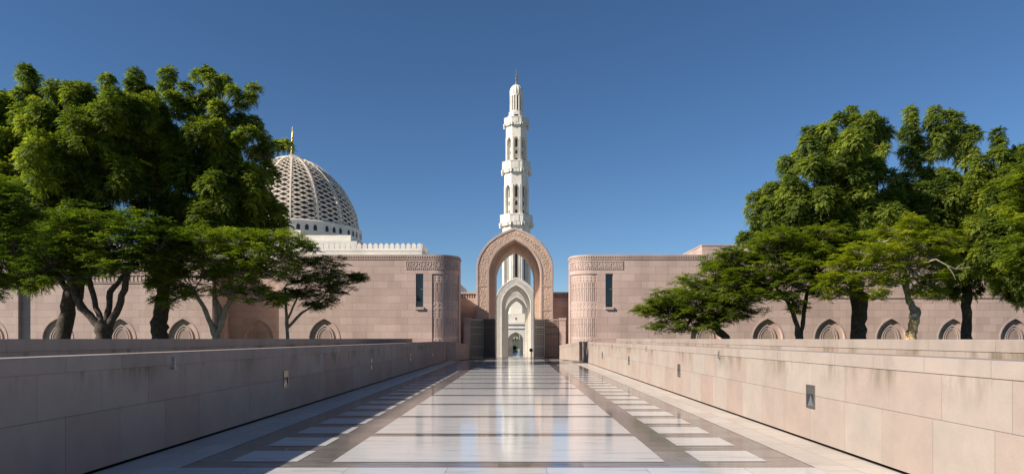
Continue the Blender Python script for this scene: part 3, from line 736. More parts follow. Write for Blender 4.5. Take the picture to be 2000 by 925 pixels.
w = MB(); zz = PZ(612, 218); w.box(MX - 8, MX + 8, 218, 222.2, z7, zz); w.build('parapet', M['cream'], t)
for u in (-3.2, -.1, 3.1): w = MB(); w.box(MX + u - .17, MX + u + .17, 217.9, 217.97, PZ(624, 218), PZ(619.5, 218)); w.build('loophole', M['dark'], t)
t = thing('hanging_lantern', 'dark lantern cluster hanging in the far arched passage', 'lantern', (MX - .2, 214, PZ(660, 214)))
m = MB(); X = MX - .2
m.tube([(X, 214, PZ(650, 214)), (X, 214, PZ(658, 214))], [.04, .04], 6); m.lathe([(.05, PZ(658, 214)), (.38, PZ(659.5, 214)), (.3, PZ(663, 214)), (.05, PZ(667, 214))], X, 214, 10); m.build('lantern_body', M['bronze'], t)
for s in (-1, 1):
    m = MB(); m.lathe([(.04, PZ(660, 214)), (.2, PZ(661.5, 214)), (.18, PZ(665, 214)), (.03, PZ(667, 214))], X + s * .75, 214, 8); m.tube([(X, 214, PZ(659, 214)), (X + s * .75, 214, PZ(660, 214))], [.04, .04], 4); m.build('side_lamp', M['bronze'], t)

# ------------------------------------------------------------------ dome and prayer hall
DX = PX(571, 170); DY = 170.0; Z0 = PZ(456.4, 170)
t = thing('domed_drum', 'large pale lattice dome with gold finial rising behind the left trees', 'dome', (DX, DY, Z0 - 3))
PR = [(16.2, 1.1), (16.1, 2.5), (15.6, 5.4), (14.15, 8.6), (12.4, 11.5), (9.6, 14.4), (7.0, 16.4), (4.6, 17.8), (2.7, 18.6)]
arc = [0]
for a, b in zip(PR, PR[1:]): arc.append(arc[-1] + math.dist(a, b))
NS = 90; TT = np.linspace(0, arc[-1], NS + 1); RR = np.interp(TT, arc, [p[0] for p in PR]); HH = np.interp(TT, arc, [p[1] for p in PR])
for _ in range(6): RR[1:-1] = (RR[:-2] + 2 * RR[1:-1] + RR[2:]) / 4; HH[1:-1] = (HH[:-2] + 2 * HH[1:-1] + HH[2:]) / 4
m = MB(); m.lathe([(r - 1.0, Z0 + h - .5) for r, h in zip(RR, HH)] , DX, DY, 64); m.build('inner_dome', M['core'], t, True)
lat = MB(); NL = 32; TW = R(172)
tot = arc[-1] * .955; nseg = 100
def shell(s, ang, dr):
    r = float(np.interp(s, TT, RR)); h = float(np.interp(s, TT, HH)); 
    r2 = float(np.interp(s + .3, TT, RR)); h2 = float(np.interp(s + .3, TT, HH)); tx, tz = r2 - r, h2 - h; L = math.hypot(tx, tz) or 1
    r += tz / L * dr; h += -tx / L * dr
    return (DX + r * math.cos(ang), DY + r * math.sin(ang), Z0 + h)
for sg in (-1, 1):
    for k in range(NL):
        a0 = 2 * math.pi * k / NL + R(-6)
        prev = None
        for j in range(nseg + 1):
            q_ = j / nseg; s = tot * (.72 * q_ + .28 * q_ * q_); ang = a0 + sg * TW * j / nseg
            if math.sin(ang) > .35: prev = None; continue         # far side of the dome faces away from every place one could stand
            hw_ = .15 * max(.35, float(np.interp(s, TT, RR)) / 16)
            cur = [shell(s - hw_, ang, 0), shell(s + hw_, ang, 0), shell(s + hw_, ang, -.2), shell(s - hw_, ang, -.2)]
            if prev:
                for q in (0, 1, 3): lat.face([prev[q], cur[q], cur[(q + 1) % 4], prev[(q + 1) % 4]])
            prev = cur
lat.build('lattice_shell', M['lattice'], t)
rb = MB()
for k in range(16):
    a = R(-90 - 6 + 22.5 * k)
    for j in range(60):
        s0, s1 = tot * j / 60, tot * (j + 1) / 60
        w0 = .2 / max(2.5, float(np.interp(s0, TT, RR))); w1 = .2 / max(2.5, float(np.interp(s1, TT, RR)))
        A = [shell(s0, a - w0, .07), shell(s0, a + w0, .07), shell(s1, a + w1, .07), shell(s1, a - w1, .07)]; B_ = [shell(s0, a - w0, -.7), shell(s0, a + w0, -.7), shell(s1, a + w1, -.7), shell(s1, a - w1, -.7)]
        rb.face(A); rb.face([A[0], A[3], B_[3], B_[0]]); rb.face([A[1], B_[1], B_[2], A[2]])
rb.build('rib', M['lattice'], t)
m = MB(); rt = float(np.interp(tot, TT, RR)); ht = float(np.interp(tot, TT, HH))
m.lathe([(rt + .35, Z0 + ht - .35), (rt + .3, Z0 + ht + .1), (rt * .6, Z0 + ht + .75), (1.0, Z0 + ht + 1.1), (.6, Z0 + ht + 1.5)], DX, DY, 32); m.build('crown_cap', M['white'], t, True)
m = MB(); m.lathe([(16.9, Z0 - 4), (16.9, Z0 + .55), (17.0, Z0 + .6), (17.0, Z0 + .85), (16.5, Z0 + 1.1), (15, Z0 + 1.1)], DX, DY, 96); drum = m.build('drum', M['white'], t)
fr = MB()
for k in range(16):
    for q in range(3):
        a = R(-90 - 6 + 22.5 * k + 22.5 * (q + .75 + .0) / 3.5 + 1.2); w_ = .024
        P = lambda da, z, r=16.93: (DX + r * math.cos(a + da), DY + r * math.sin(a + da), z)
        zb, zs = Z0 - 1.35, Z0 - .5
        if math.sin(a) > .3: continue
        m = MB(); m.face([P(-w_, zb), P(w_, zb), P(w_, zs), P(w_ * .7, zs + .35), P(0, zs + .5), P(-w_ * .7, zs + .35), P(-w_, zs)]); m.build('drum_window', M['dark'], drum)
        for da in (-w_ * 1.5, w_ * 1.2): fr.face([P(da, zb, 17.0), P(da + .3 * w_, zb, 17.0), P(da + .3 * w_, zs + .3, 17.0), P(da, zs + .3, 17.0)])
fr.build('pilaster_trim', M['white'], drum)
m = MB(); zf = Z0 + ht + 1.4; pf = [(.75, 0), (.62, 1.0), (.45, 2.2), (.3, 3.0), (.55, 3.25), (.55, 3.55), (.28, 3.8), (.45, 4.1), (.45, 4.4), (.2, 4.6), (.3, 4.9), (.15, 5.2), (.12, 6.4), (.03, 7.3)]
m.lathe([(r * .72, zf + z * .97) for r, z in pf], DX, DY, 14); m.build('finial', M['gold'], t, True)

t = thing('prayer_hall', 'white crenellated prayer hall roof in front of the lattice dome', 'building', (-30, 95, -3))
XR = PX(824, 95); zt = PZ(490, 95)
m = MB(); m.box(-95, XR, 95, 102, -3, zt); m.build('wall', M['white'], t)
m = MB(); m.box(-95, XR + .06, 94.94, 102.05, zt + .002, zt + .25)
x = XR - .36; zm = zt + .25
while x > -70:
    pts = [(x + .36 * a, zm + b) for a, b in ((-1, .0), (1, .0), (1, .12), (.78, .25), (.9, .45), (.7, .66), (.35, .8), (0, .86), (-.35, .8), (-.7, .66), (-.9, .45), (-.78, .25), (-1, .12))]
    m.face([(p[0], 94.98, p[1]) for p in pts]); m.face([(p[0], 95.25, p[1]) for p in reversed(pts)])
    for p, q in zip(pts, pts[1:] + pts[:1]): m.face([(p[0], 94.98, p[1]), (p[0], 95.25, p[1]), (q[0], 95.25, q[1]), (q[0], 94.98, q[1])])
    x -= .76
y = 95.6
while y < 102: m.box(XR - .25, XR + .02, y, y + .6, zm, zm + .82); y += .76
m.build('merlons', M['white'], t)
t = thing('roof_block', 'plain stepped white roof storey just below the lattice dome', 'building', (-35, 125, 0))
m = MB(); 
m.box(PX(587, 120), PX(685, 120), 120, 150, 5, PZ(459, 120)); m.box(PX(300, 120.1), PX(587, 120.1) - .01, 120.1, 148, 5, PZ(449, 120)); m.build('upper_walls', M['white'], t)
m = MB(); m.box(PX(300, 118), PX(697, 118), 118, 119.9, 5, PZ(470.5, 118)); m.box(PX(685, 119.9), PX(697, 118), 119.9, 140, 5, PZ(470.8, 118)); m.build('lower_walls', M['white'], t)
t = thing('rooftop_block', 'pale pink rooftop block above the right perimeter wall behind the trees', 'building', (25, 62, 0))
m = MB(); m.box(PX(1371, 60), 48, 60, 78, 3, PZ(480, 60)); m.build('walls', M['pink'], t)
m = MB(); m.box(PX(1371, 60) - .04, 48, 59.96, 78, PZ(480, 60) + .002, PZ(480, 60) + .12); m.build('coping', M['pinktrim'], t)
t = thing('court_building', 'grey side of a building peeping out right of the left curved wall', 'building', (-9, 74, 0))
m = MB(); m.box(-20, PX(896, 72), 72, 84, -3, PZ(551, 72)); m.build('walls', M['cream'], t)

# ------------------------------------------------------------------ trees
def unit(n):
    v = rng.normal(size=(n, 3)); return v / np.linalg.norm(v, axis=1, keepdims=True)
def quads(P, A, B, L, W):
    """diamond leaves: base P, along A, across B"""
    n = len(P); L = np.broadcast_to(L, n)[:, None]; W = np.broadcast_to(W, n)[:, None]
    V = np.empty((n, 4, 3)); V[:, 0] = P; V[:, 1] = P + A * L * .45 + B * W * .5; V[:, 2] = P + A * L; V[:, 3] = P + A * L * .45 - B * W * .5
    return V
def nrm(a): return a / (np.linalg.norm(a, axis=1, keepdims=True) + 1e-9)
def leaf_mesh(name, V, var, mat, parent):
    n = len(V); me = bpy.data.meshes.new(name)
    me.vertices.add(n * 4); me.vertices.foreach_set('co', V.reshape(-1).astype(np.float32))
    me.loops.add(n * 4); me.loops.foreach_set('vertex_index', np.arange(n * 4, dtype=np.int32))
    me.polygons.add(n); me.polygons.foreach_set('loop_start', np.arange(0, n * 4, 4, dtype=np.int32)); me.polygons.foreach_set('loop_total', np.full(n, 4, dtype=np.int32))
    me.materials.append(mat); at = me.attributes.new('var', 'FLOAT', 'FACE'); at.data.foreach_set('value', var.astype(np.float32))
    me.update(); me.validate()
    o = bpy.data.objects.new(name, me); COL.objects.link(o); o.parent = parent; o.matrix_parent_inverse = parent.matrix_basis.inverted(); return o
def fronds(base, dirs, L, pairs, ll, lw, droop, var, out=None):
    """pinnate fronds: leaflets in pairs along a drooping stalk; vectorised"""
    n = len(base); dirs = nrm(dirs); up = np.tile([0, 0, 1.0], (n, 1)); side = nrm(np.cross(dirs, up) + rng.normal(0, .12, (n, 3))); V = []; C = []
    for k in range(pairs):
        s = (k + .6) / pairs; sc = math.sin(math.pi * (0.18 + .74 * s)) 
        p = base + dirs * (L * s)[:, None]; p[:, 2] -= droop * L * s * s
        for sg in (-1, 1):
            a = nrm(dirs * .55 + side * sg * .85 + rng.normal(0, .14, (n, 3)) - up * .22); nb = nrm(np.cross(a, up if out is None else out) + rng.normal(0, .35, (n, 3)))
            V.append(quads(p, a, nb, ll * sc * rng.uniform(.8, 1.2, n), lw)); C.append(np.clip(var + rng.normal(0, .10, n), 0, 1))
    return np.concatenate(V), np.concatenate(C)
def limb(mb, a, b, r0, r1, n=6, sag=.12, seg=5):
    a, b = Vector(a), Vector(b); L = (b - a).length; pts = []; rad = []
    o = Vector((random.uniform(-1, 1), random.uniform(-1, 1), random.uniform(-.2, .6))) * L * sag
    for i in range(seg + 1):
        s = i / seg; pts.append(a.lerp(b, s) + o * math.sin(math.pi * s) + Vector((random.uniform(-1, 1), random.uniform(-1, 1), random.uniform(-1, 1))) * L * .018 * (0 < i < seg)); rad.append(r0 + (r1 - r0) * s)
    mb.tube(pts, rad, n, .15); return pts
def stems_from(mb, stems, d):
    ends = []
    for st in stems:
        pts = [(PX(x, d + dd), d + dd, PZ(y, d + dd)) for x, y, w, dd in st]; rad = [w * d / F / 2 for x, y, w, dd in st]
        # refine with slight irregularity
        P = []; Q = []
        for i in range(len(pts) - 1):
            for j in range(3):
                s = j / 3; P.append(Vector(pts[i]).lerp(Vector(pts[i + 1]), s) + Vector((random.uniform(-1, 1), random.uniform(-1, 1), 0)) * rad[i] * .22); Q.append((rad[i] + (rad[i + 1] - rad[i]) * s) * random.uniform(.9, 1.12))
        P.append(Vector(pts[-1])); Q.append(rad[-1]); mb.tube(P, Q, 12, .16); ends.append((Vector(pts[-1]), rad[-1]))
    return ends
GRP = 'garden trees in front of the pink walls'
def big_tree(label, d, lobes, stems, mat, bark, seed, spread=.55, dens=1.0, fork=None, ground_px=None):
    global rng
    rng = np.random.default_rng(seed); random.seed(seed)
    x0 = stems[0][0]; t = thing('shade_tree', label, 'tree', (PX(x0[0], d), d, 0), GRP)
    tr = MB(); ends = stems_from(tr, stems, d); k = d / F
    C = []; Rr = []
    xm = np.mean([l[0] for l in lobes]); half = max(abs(l[0] - xm) for l in lobes)
    for (x, y, r) in lobes:
        q = 1 - min(1, abs(x - xm) / half) ** 2; amp = half * k * spread * math.sqrt(q)
        offs = [rng.uniform(-.35, .35)] if r < 30 else [-rng.uniform(.3, 1), rng.uniform(.1, .9)]
        for o in offs:
            dd = d + o * amp; C.append((PX(x, dd), dd, PZ(y, dd))); Rr.append(r * k)
    for c, r in zip(C, Rr):
        e, er = min(ends, key=lambda q: (q[0] - Vector(c)).length)
        limb(tr, e, c, er * random.uniform(.35, .5), .03, 6, .08, 6)
    V = []; W = []
    for c, r in zip(C, Rr):
        rs = np.clip(.27 + .18 * r, .28, .55)
        nsub = max(4, int(dens * 3.4 * (r / rs) ** 2) + 1)
        dirs = unit(nsub); dirs[:, 2] = np.abs(dirs[:, 2]) * rng.choice([1, 1, -1], nsub); 
        rad = max(r - .55 * rs - .1, .08) * rng.uniform(.5, 1.06, nsub); rad = rad * np.where(rng.random(nsub) < .14, rng.uniform(1.1, 1.45, nsub), 1) + np.where(rng.random(nsub) < .06, .15, 0); sub = np.array(c) + dirs * rad[:, None] * np.array([1, 1, 1.0]); 
        for sc_, dr in zip(sub, dirs):
            ns = int(88 * dens * (rs / .5) ** 2); u = unit(ns); u = nrm(u + dr * .35 + np.array([0, 0, .35])); b = sc_ + u * rs * rng.uniform(.3, .8, ns)[:, None] 
            tone = np.clip(rng.normal(.5, .23), 0, 1)
            out = nrm(u + np.array([0, 0, .1])); fv, fc = fronds(b, out, rng.uniform(.22, .38, ns), 6, .125, .054, .5, np.clip(tone + rng.normal(0, .10, ns), 0, 1), nrm(u * .8 + np.array([0, 0, .6]))); V.append(fv); W.append(fc)
    tr.build('trunk', M[bark], t, True)
    V = np.concatenate(V); W = np.concatenate(W); leaf_mesh('crown', V, W, M[mat], t); print(label, len(V)); return t
def flat_tree(label, d, lobes, stems, mat, bark, seed, dens=1.0, spread=.5, dead=(), L=.5, extra=None):
    global rng
    rng = np.random.default_rng(seed); random.seed(seed)
    x0 = stems[0][0]; t = thing('flame_tree', label, 'tree', (PX(x0[0], d), d, 0), GRP)
    tr = MB(); ends = stems_from(tr, stems, d); k = d / F; V = []; W = []
    xm = np.mean([l[0] for l in lobes]); half = max(abs(l[0] - xm) for l in lobes)
    for (x, y, rx, rz) in lobes:
        q = 1 - min(1, abs(x - xm) / half) ** 2; amp = half * k * spread * (.25 + math.sqrt(q))
        for o in (-rng.uniform(.3, 1), rng.uniform(-.2, .2), rng.uniform(.3, 1)):
            dd = d + o * amp; c = np.array((PX(x, dd) + rng.normal(0, .15), dd, PZ(y, dd) + rng.normal(0, .1))); ax = rx * k; az = rz * k * 1.35
            e, er = min(ends, key=lambda q: (q[0] - Vector(c)).length)
            pts = limb(tr, e, tuple(c - np.array([0, 0, az * .5])), er * random.uniform(.3, .5), .022, 6, .1, 6)
            n = max(6, int(dens * 6.6 * ax * ax * 3.1 * .5)); dr = unit(n); dr[:, 2] = np.abs(dr[:, 2]) ** 1.0 * rng.choice([1, 1, 1, -.6], n)
            cs = c + dr * np.array([ax, ax * .9, az]) * rng.uniform(.45, 1.2, n)[:, None]
            for j in range(min(n, 7)): limb(tr, pts[-1], tuple(cs[j] - np.array([0, 0, .05])), .022, .007, 4, .08, 3)
            nf = 11; base = np.repeat(cs, nf, axis=0) + rng.normal(0, .05, (n * nf, 3)); th = rng.uniform(0, 2 * math.pi, n * nf)
            dirs = np.stack([np.cos(th), np.sin(th), rng.uniform(-.25, .45, n * nf)], 1) + np.repeat(dr, nf, axis=0) * .35
            tone = np.repeat(np.clip(rng.normal(.45, .2, n) + (.12 if o > .2 else 0), 0, 1), nf)
            fv, fc = fronds(base, dirs, rng.uniform(.7, 1.15, n * nf) * L, 8, .15 * L / .5, .052 * L / .5, .28, np.clip(tone + rng.normal(0, .06, n * nf), 0, 1)); V.append(fv); W.append(fc)
    for st in dead:
        stems_from(tr, [st], d)
    tr.build('trunk', M[bark], t, True)
    if extra:
        m = MB(); stems_from(m, [extra[0]], d); m.build('peeled_trunk', M[extra[1]], t, True)
    V = np.concatenate(V); W = np.concatenate(W); leaf_mesh('crown', V, W, M[mat], t); print(label, len(V)); return t

# left garden
big_tree('large dark green tree with a leaning trunk at far left, tallest crown on that side', 35.5,
    [(50, 140, 14), (58, 160, 18), (68, 185, 15), (98, 172, 14), (42, 185, 14), (110, 190, 14), (150, 190, 32), (130, 215, 26), (170, 215, 25), (208, 158, 14), (212, 182, 18), (235, 195, 18), (266, 148, 13), (268, 175, 22), (290, 190, 20), (275, 215, 40), (225, 225, 42), (15, 205, 28), (-15, 215, 40), (60, 225, 32), (90, 245, 45), (165, 265, 50), (245, 265, 42),
     (5, 280, 55), (100, 320, 60), (190, 320, 60), (20, 360, 60), (110, 385, 55), (180, 385, 45), (-50, 300, 70), (-60, 390, 70), (60, 430, 50), (150, 440, 45), (240, 350, 45), (200, 430, 30), (100, 480, 45), (20, 470, 50), (165, 490, 35), (45, 530, 28), (80, 535, 30), (85, 550, 18), (45, 555, 14), (65, 558, 12), (140, 520, 24)],
    [[(120, 700, 34, 0), (124, 655, 27, 0), (133, 610, 27, 0), (141, 575, 30, 0), (148, 545, 32, 0), (140, 500, 26, 0), (125, 440, 20, 0), (110, 380, 16, 0)], [(141, 575, 22, 0), (128, 560, 12, 0), (112, 540, 11, 0), (95, 520, 10, 0), (82, 500, 8, 0)], [(148, 545, 24, 0), (165, 490, 18, .5), (190, 420, 15, 1), (205, 350, 12, 1)], [(144, 590, 16, 0), (158, 580, 9, 0), (161, 560, 8, 0), (163, 540, 7, 0)]], 'neem', 'bark', 11, dens=1.0)
big_tree('large dark green tree with knobbly crown overlapping the dome', 37,
    [(328, 148, 15), (325, 172, 16), (335, 195, 17), (362, 175, 13), (350, 205, 13), (405, 145, 14), (388, 152, 12), (418, 160, 14), (440, 160, 12), (430, 180, 13), (455, 182, 13), (492, 178, 12), (488, 195, 13), (470, 200, 10), (408, 190, 18), (380, 215, 26), (345, 222, 13), (300, 225, 30), (425, 215, 22), (445, 245, 18), (470, 235, 16), (495, 240, 13), (505, 252, 9), (480, 265, 20), (460, 285, 26), (515, 275, 12), (520, 298, 14), (545, 288, 9), (558, 285, 7), (505, 300, 20), (520, 330, 15),
     (400, 270, 42), (330, 285, 42), (285, 300, 34), (430, 315, 40), (360, 335, 48), (295, 355, 38), (430, 370, 45), (490, 345, 30), (500, 385, 32), (535, 345, 10), (520, 400, 24), (545, 415, 18), (550, 440, 15), (275, 405, 24), (340, 410, 42), (410, 420, 45), (475, 430, 40), (520, 445, 24), (320, 450, 30), (380, 470, 35), (450, 470, 32), (505, 470, 20), (300, 505, 22), (310, 540, 18), (295, 555, 11), (330, 520, 18), (290, 480, 20)],
    [[(314, 700, 34, 0), (313, 655, 29, 0), (312, 630, 31, 0), (318, 600, 26, 0), (320, 560, 24, 0), (322, 520, 22, 0), (335, 460, 18, 0), (345, 400, 14, 0)], [(322, 530, 18, 0), (365, 470, 14, .5), (410, 400, 12, .5), (430, 320, 9, 0), (420, 240, 6, 0)], [(335, 450, 14, 0), (400, 430, 11, -.5), (470, 380, 9, -.5), (495, 320, 7, 0)], [(322, 520, 16, 0), (300, 440, 12, -.5), (300, 350, 9, 0)]], 'neem', 'bark', 12, dens=1.0)
flat_tree('dark flat crowned tree whose many stems fan out from one short stump', 31.5,
    [(120, 435, 55, 16), (190, 428, 55, 18), (255, 440, 50, 16), (60, 470, 55, 20), (140, 470, 75, 24), (230, 472, 75, 24), (300, 470, 50, 18), (100, 510, 60, 18), (180, 508, 70, 18), (270, 510, 70, 20), (330, 505, 40, 16), (130, 540, 40, 9), (220, 530, 45, 10), (30, 500, 50, 20), (60, 540, 30, 12), (330, 470, 40, 14), (20, 545, 25, 12)],
    [[(205, 700, 34, 0), (205, 655, 29, 0), (203, 630, 30, 0)], [(200, 640, 17, 0), (180, 622, 14, 0), (160, 600, 15, 0), (148, 578, 12, 0), (140, 545, 10, 0), (125, 515, 8, 0)], [(200, 635, 12, 0), (188, 600, 10, .2), (178, 560, 10, .2), (170, 530, 8, .3), (160, 500, 6, .3)], [(208, 635, 13, 0), (212, 600, 12, 0), (216, 570, 10, 0), (228, 555, 9, 0), (240, 538, 8, 0), (262, 515, 6, 0)], [(214, 635, 15, 0), (232, 600, 12, -.2), (242, 565, 12, -.2), (250, 535, 10, -.2), (262, 505, 7, -.2)]], 'flamed', 'bark', 13, dens=.9)
flat_tree('bright yellow green flat crowned tree with pale slender stems on the left', 33.5,
    [(400, 462, 45, 12), (455, 470, 50, 15), (515, 468, 45, 12), (565, 465, 25, 8), (595, 480, 16, 5), (355, 495, 40, 14), (420, 498, 60, 18), (500, 500, 60, 18), (550, 495, 40, 14), (335, 530, 32, 14), (395, 530, 50, 16), (470, 535, 60, 18), (535, 530, 40, 14), (335, 562, 28, 10), (370, 568, 28, 10), (445, 570, 35, 10), (505, 575, 40, 12), (325, 585, 18, 7), (540, 585, 20, 6)],
    [[(424, 700, 16, 0), (422, 655, 14, 0), (416, 640, 11, 0), (405, 615, 9, 0), (392, 590, 8, 0), (380, 570, 7, 0)], [(422, 655, 10, -.1), (433, 635, 9, 0), (440, 605, 10, 0), (455, 575, 8, 0), (480, 545, 6, 0)], [(420, 650, 9, .1), (424, 620, 8, .1), (418, 590, 7, .1), (420, 550, 6, .1)], [(435, 630, 8, .2), (430, 600, 7, .2), (415, 570, 6, .2)]], 'flame', 'barkp', 14, dens=.95)
flat_tree('small dark thin stemmed tree in front of the left wall near the niche', 39,
    [(590, 515, 35, 10), (630, 520, 40, 11), (665, 540, 32, 8), (690, 543, 18, 5), (580, 540, 35, 11), (625, 548, 45, 12), (660, 562, 25, 7), (600, 570, 35, 10), (640, 580, 25, 7), (570, 575, 20, 8), (615, 600, 14, 4)],
    [[(561, 700, 9, 0), (561, 655, 7, 0), (560, 620, 6, 0), (558, 590, 5, 0), (556, 560, 4, 0)], [(561, 640, 5, 0), (590, 610, 4.5, 0), (615, 595, 4, 0), (632, 578, 3.5, 0), (645, 560, 3, 0)], [(561, 625, 4, .1), (572, 600, 4, .2), (585, 570, 3, .3)]], 'flamed', 'barkp', 15, dens=.7)
flat_tree('dark near tree whose drooping foliage enters at the left photo edge', 21,
    [(-60, 380, 60, 26), (5, 375, 45, 20), (-20, 420, 60, 26), (35, 420, 30, 16), (0, 465, 55, 24), (35, 480, 28, 14), (-50, 500, 70, 30), (-15, 520, 35, 20), (-40, 555, 35, 14), (-10, 560, 12, 9), (-90, 440, 70, 40), (25, 395, 35, 14)],
    [[(-150, 760, 50, 0), (-148, 660, 42, 0), (-130, 560, 34, 0), (-110, 480, 26, 0)], [(-130, 560, 22, 0), (-80, 500, 16, 0), (-40, 450, 10, 0)]], 'flamed', 'bark', 16, dens=1.3, L=.42)
# right garden
big_tree('tall broad green tree with a thick dark trunk, left of the two tall right trees', 38,
    [(1662, 220, 11), (1665, 238, 15), (1640, 236, 14), (1700, 232, 13), (1715, 245, 18), (1725, 265, 17), (1690, 255, 22), (1615, 252, 14), (1600, 262, 14), (1578, 260, 12), (1580, 285, 20), (1620, 285, 28), (1665, 285, 35), (1712, 290, 24), (1560, 310, 16), (1535, 318, 15), (1542, 345, 20), (1590, 330, 30), (1640, 340, 38), (1695, 335, 30), (1505, 372, 14), (1520, 375, 18), (1490, 382, 13), (1472, 388, 10), (1468, 410, 11), (1500, 405, 22), (1550, 385, 32), (1610, 395, 42), (1680, 390, 38), (1475, 428, 16), (1520, 435, 32), (1590, 440, 40), (1660, 445, 40), (1720, 420, 32), (1455, 465, 16), (1480, 462, 22), (1540, 470, 30), (1620, 480, 34), (1700, 480, 34), (1750, 460, 28), (1490, 490, 24), (1738, 385, 25), (1742, 425, 30), (1735, 345, 14), (1735, 480, 30), (1660, 500, 34), (1580, 500, 30)],
    [[(1676, 710, 34, 0), (1676, 655, 29, 0), (1677, 620, 27, 0), (1678, 585, 29, 0), (1672, 530, 24, 0), (1665, 460, 18, 0), (1660, 380, 14, 0)], [(1675, 540, 18, 0), (1610, 480, 13, 0), (1560, 420, 9, 0), (1530, 380, 6, 0)], [(1670, 500, 16, 0), (1705, 420, 12, .4), (1715, 330, 8, .4)]], 'neem2', 'bark', 21, dens=1.0, spread=.42)
big_tree('tall green tree with a straight slim dark trunk right of the peeled trunk', 39.5,
    [(1775, 220, 12), (1778, 242, 14), (1772, 262, 16), (1790, 280, 16), (1768, 300, 14), (1785, 318, 16), (1828, 218, 12), (1850, 228, 14), (1820, 240, 13), (1868, 232, 10), (1865, 255, 18), (1835, 265, 22), (1895, 258, 14), (1908, 262, 8), (1890, 278, 16), (1860, 290, 26), (1820, 300, 18), (1895, 300, 14), (1880, 318, 16), (1805, 345, 22), (1770, 350, 14), (1755, 370, 22), (1840, 345, 18), (1860, 350, 22), (1790, 385, 32), (1850, 390, 35), (1750, 410, 26), (1820, 430, 40), (1880, 430, 40), (1780, 450, 32), (1840, 480, 38), (1900, 480, 38), (1870, 530, 34), (1910, 535, 24), (1855, 570, 13), (1875, 572, 14), (1905, 565, 13), (1830, 380, 30), (1900, 360, 22), (1920, 400, 24), (1910, 450, 30), (1800, 420, 30)],
    [[(1888, 710, 24, 0), (1889, 655, 19, 0), (1887, 610, 18, 0), (1889, 570, 16, 0), (1880, 500, 16, 0), (1865, 430, 14, 0), (1855, 350, 10, 0)], [(1880, 500, 13, 0), (1830, 420, 10, .3), (1800, 340, 7, .3), (1785, 270, 4, .2)], [(1866, 440, 10, 0), (1885, 360, 7, 0), (1890, 300, 4, 0)]], 'neem2', 'bark', 22, dens=1.0, spread=.42)
big_tree('dark tall tree cut off by the right photo edge', 37.5,
    [(1950, 262, 9), (1950, 282, 12), (1945, 305, 18), (1915, 318, 14), (1970, 312, 16), (1990, 300, 15), (2000, 320, 22), (1905, 345, 18), (1930, 345, 25), (1975, 350, 30), (1950, 390, 38), (1915, 390, 26), (2000, 390, 40), (1960, 440, 42), (1915, 440, 30), (2020, 450, 50), (1980, 490, 45), (1935, 500, 38), (2010, 530, 45), (1965, 540, 32), (1990, 572, 20), (1948, 565, 14), (2060, 370, 60), (2080, 460, 60)],
    [[(2060, 720, 34, 0), (2058, 655, 30, 0), (2050, 580, 26, 0), (2030, 480, 20, 0), (2000, 400, 14, 0)]], 'neem', 'bark', 23, dens=1.0, spread=.42)
flat_tree('low leaning dark green tree sprawling over the right parapet toward the gate', 39.5,
    [(1395, 520, 30, 8), (1420, 530, 35, 12), (1360, 550, 35, 12), (1410, 560, 50, 16), (1460, 560, 40, 14), (1320, 578, 40, 11), (1290, 590, 35, 9), (1255, 604, 18, 4), (1360, 590, 50, 14), (1430, 595, 50, 14), (1300, 612, 40, 10), (1350, 620, 45, 12), (1410, 618, 40, 10), (1285, 635, 18, 5), (1330, 640, 25, 6), (1385, 636, 30, 7), (1460, 610, 25, 8)],
    [[(1432, 700, 16, 0), (1418, 658, 13, 0), (1400, 643, 13, 0), (1380, 630, 11, 0), (1350, 615, 8, 0)], [(1400, 643, 9, .2), (1405, 620, 8, .2), (1420, 590, 6, .2)], [(1380, 632, 7, -.2), (1370, 600, 6, -.2), (1380, 565, 4, -.2)]], 'flame', 'bark', 24, dens=1.15)
flat_tree('olive green flat crowned tree on two thin dark stems in the right garden', 36.5,
    [(1450, 500, 40, 14), (1500, 478, 45, 14), (1555, 468, 45, 14), (1605, 478, 40, 14), (1470, 525, 45, 16), (1530, 510, 55, 18), (1595, 510, 50, 18), (1640, 490, 35, 14), (1440, 550, 40, 12), (1500, 550, 50, 14), (1560, 545, 50, 14), (1610, 545, 35, 12), (1480, 578, 35, 8), (1530, 575, 35, 8), (1590, 572, 30, 8), (1555, 600, 14, 6), (1420, 500, 25, 9), (1400, 530, 25, 10), (1520, 455, 35, 8), (1610, 450, 35, 9), (1650, 470, 30, 10), (1560, 495, 45, 14), (1430, 575, 30, 9)],
    [[(1564, 710, 17, 0), (1562, 658, 14, 0), (1556, 635, 9, 0), (1546, 605, 8, 0), (1535, 582, 7, 0), (1515, 560, 5, 0)], [(1564, 655, 9, .1), (1568, 630, 8, .1), (1572, 600, 8, .1), (1575, 575, 7, .1), (1590, 540, 5, .1)]], 'flame', 'bark', 25, dens=.95)
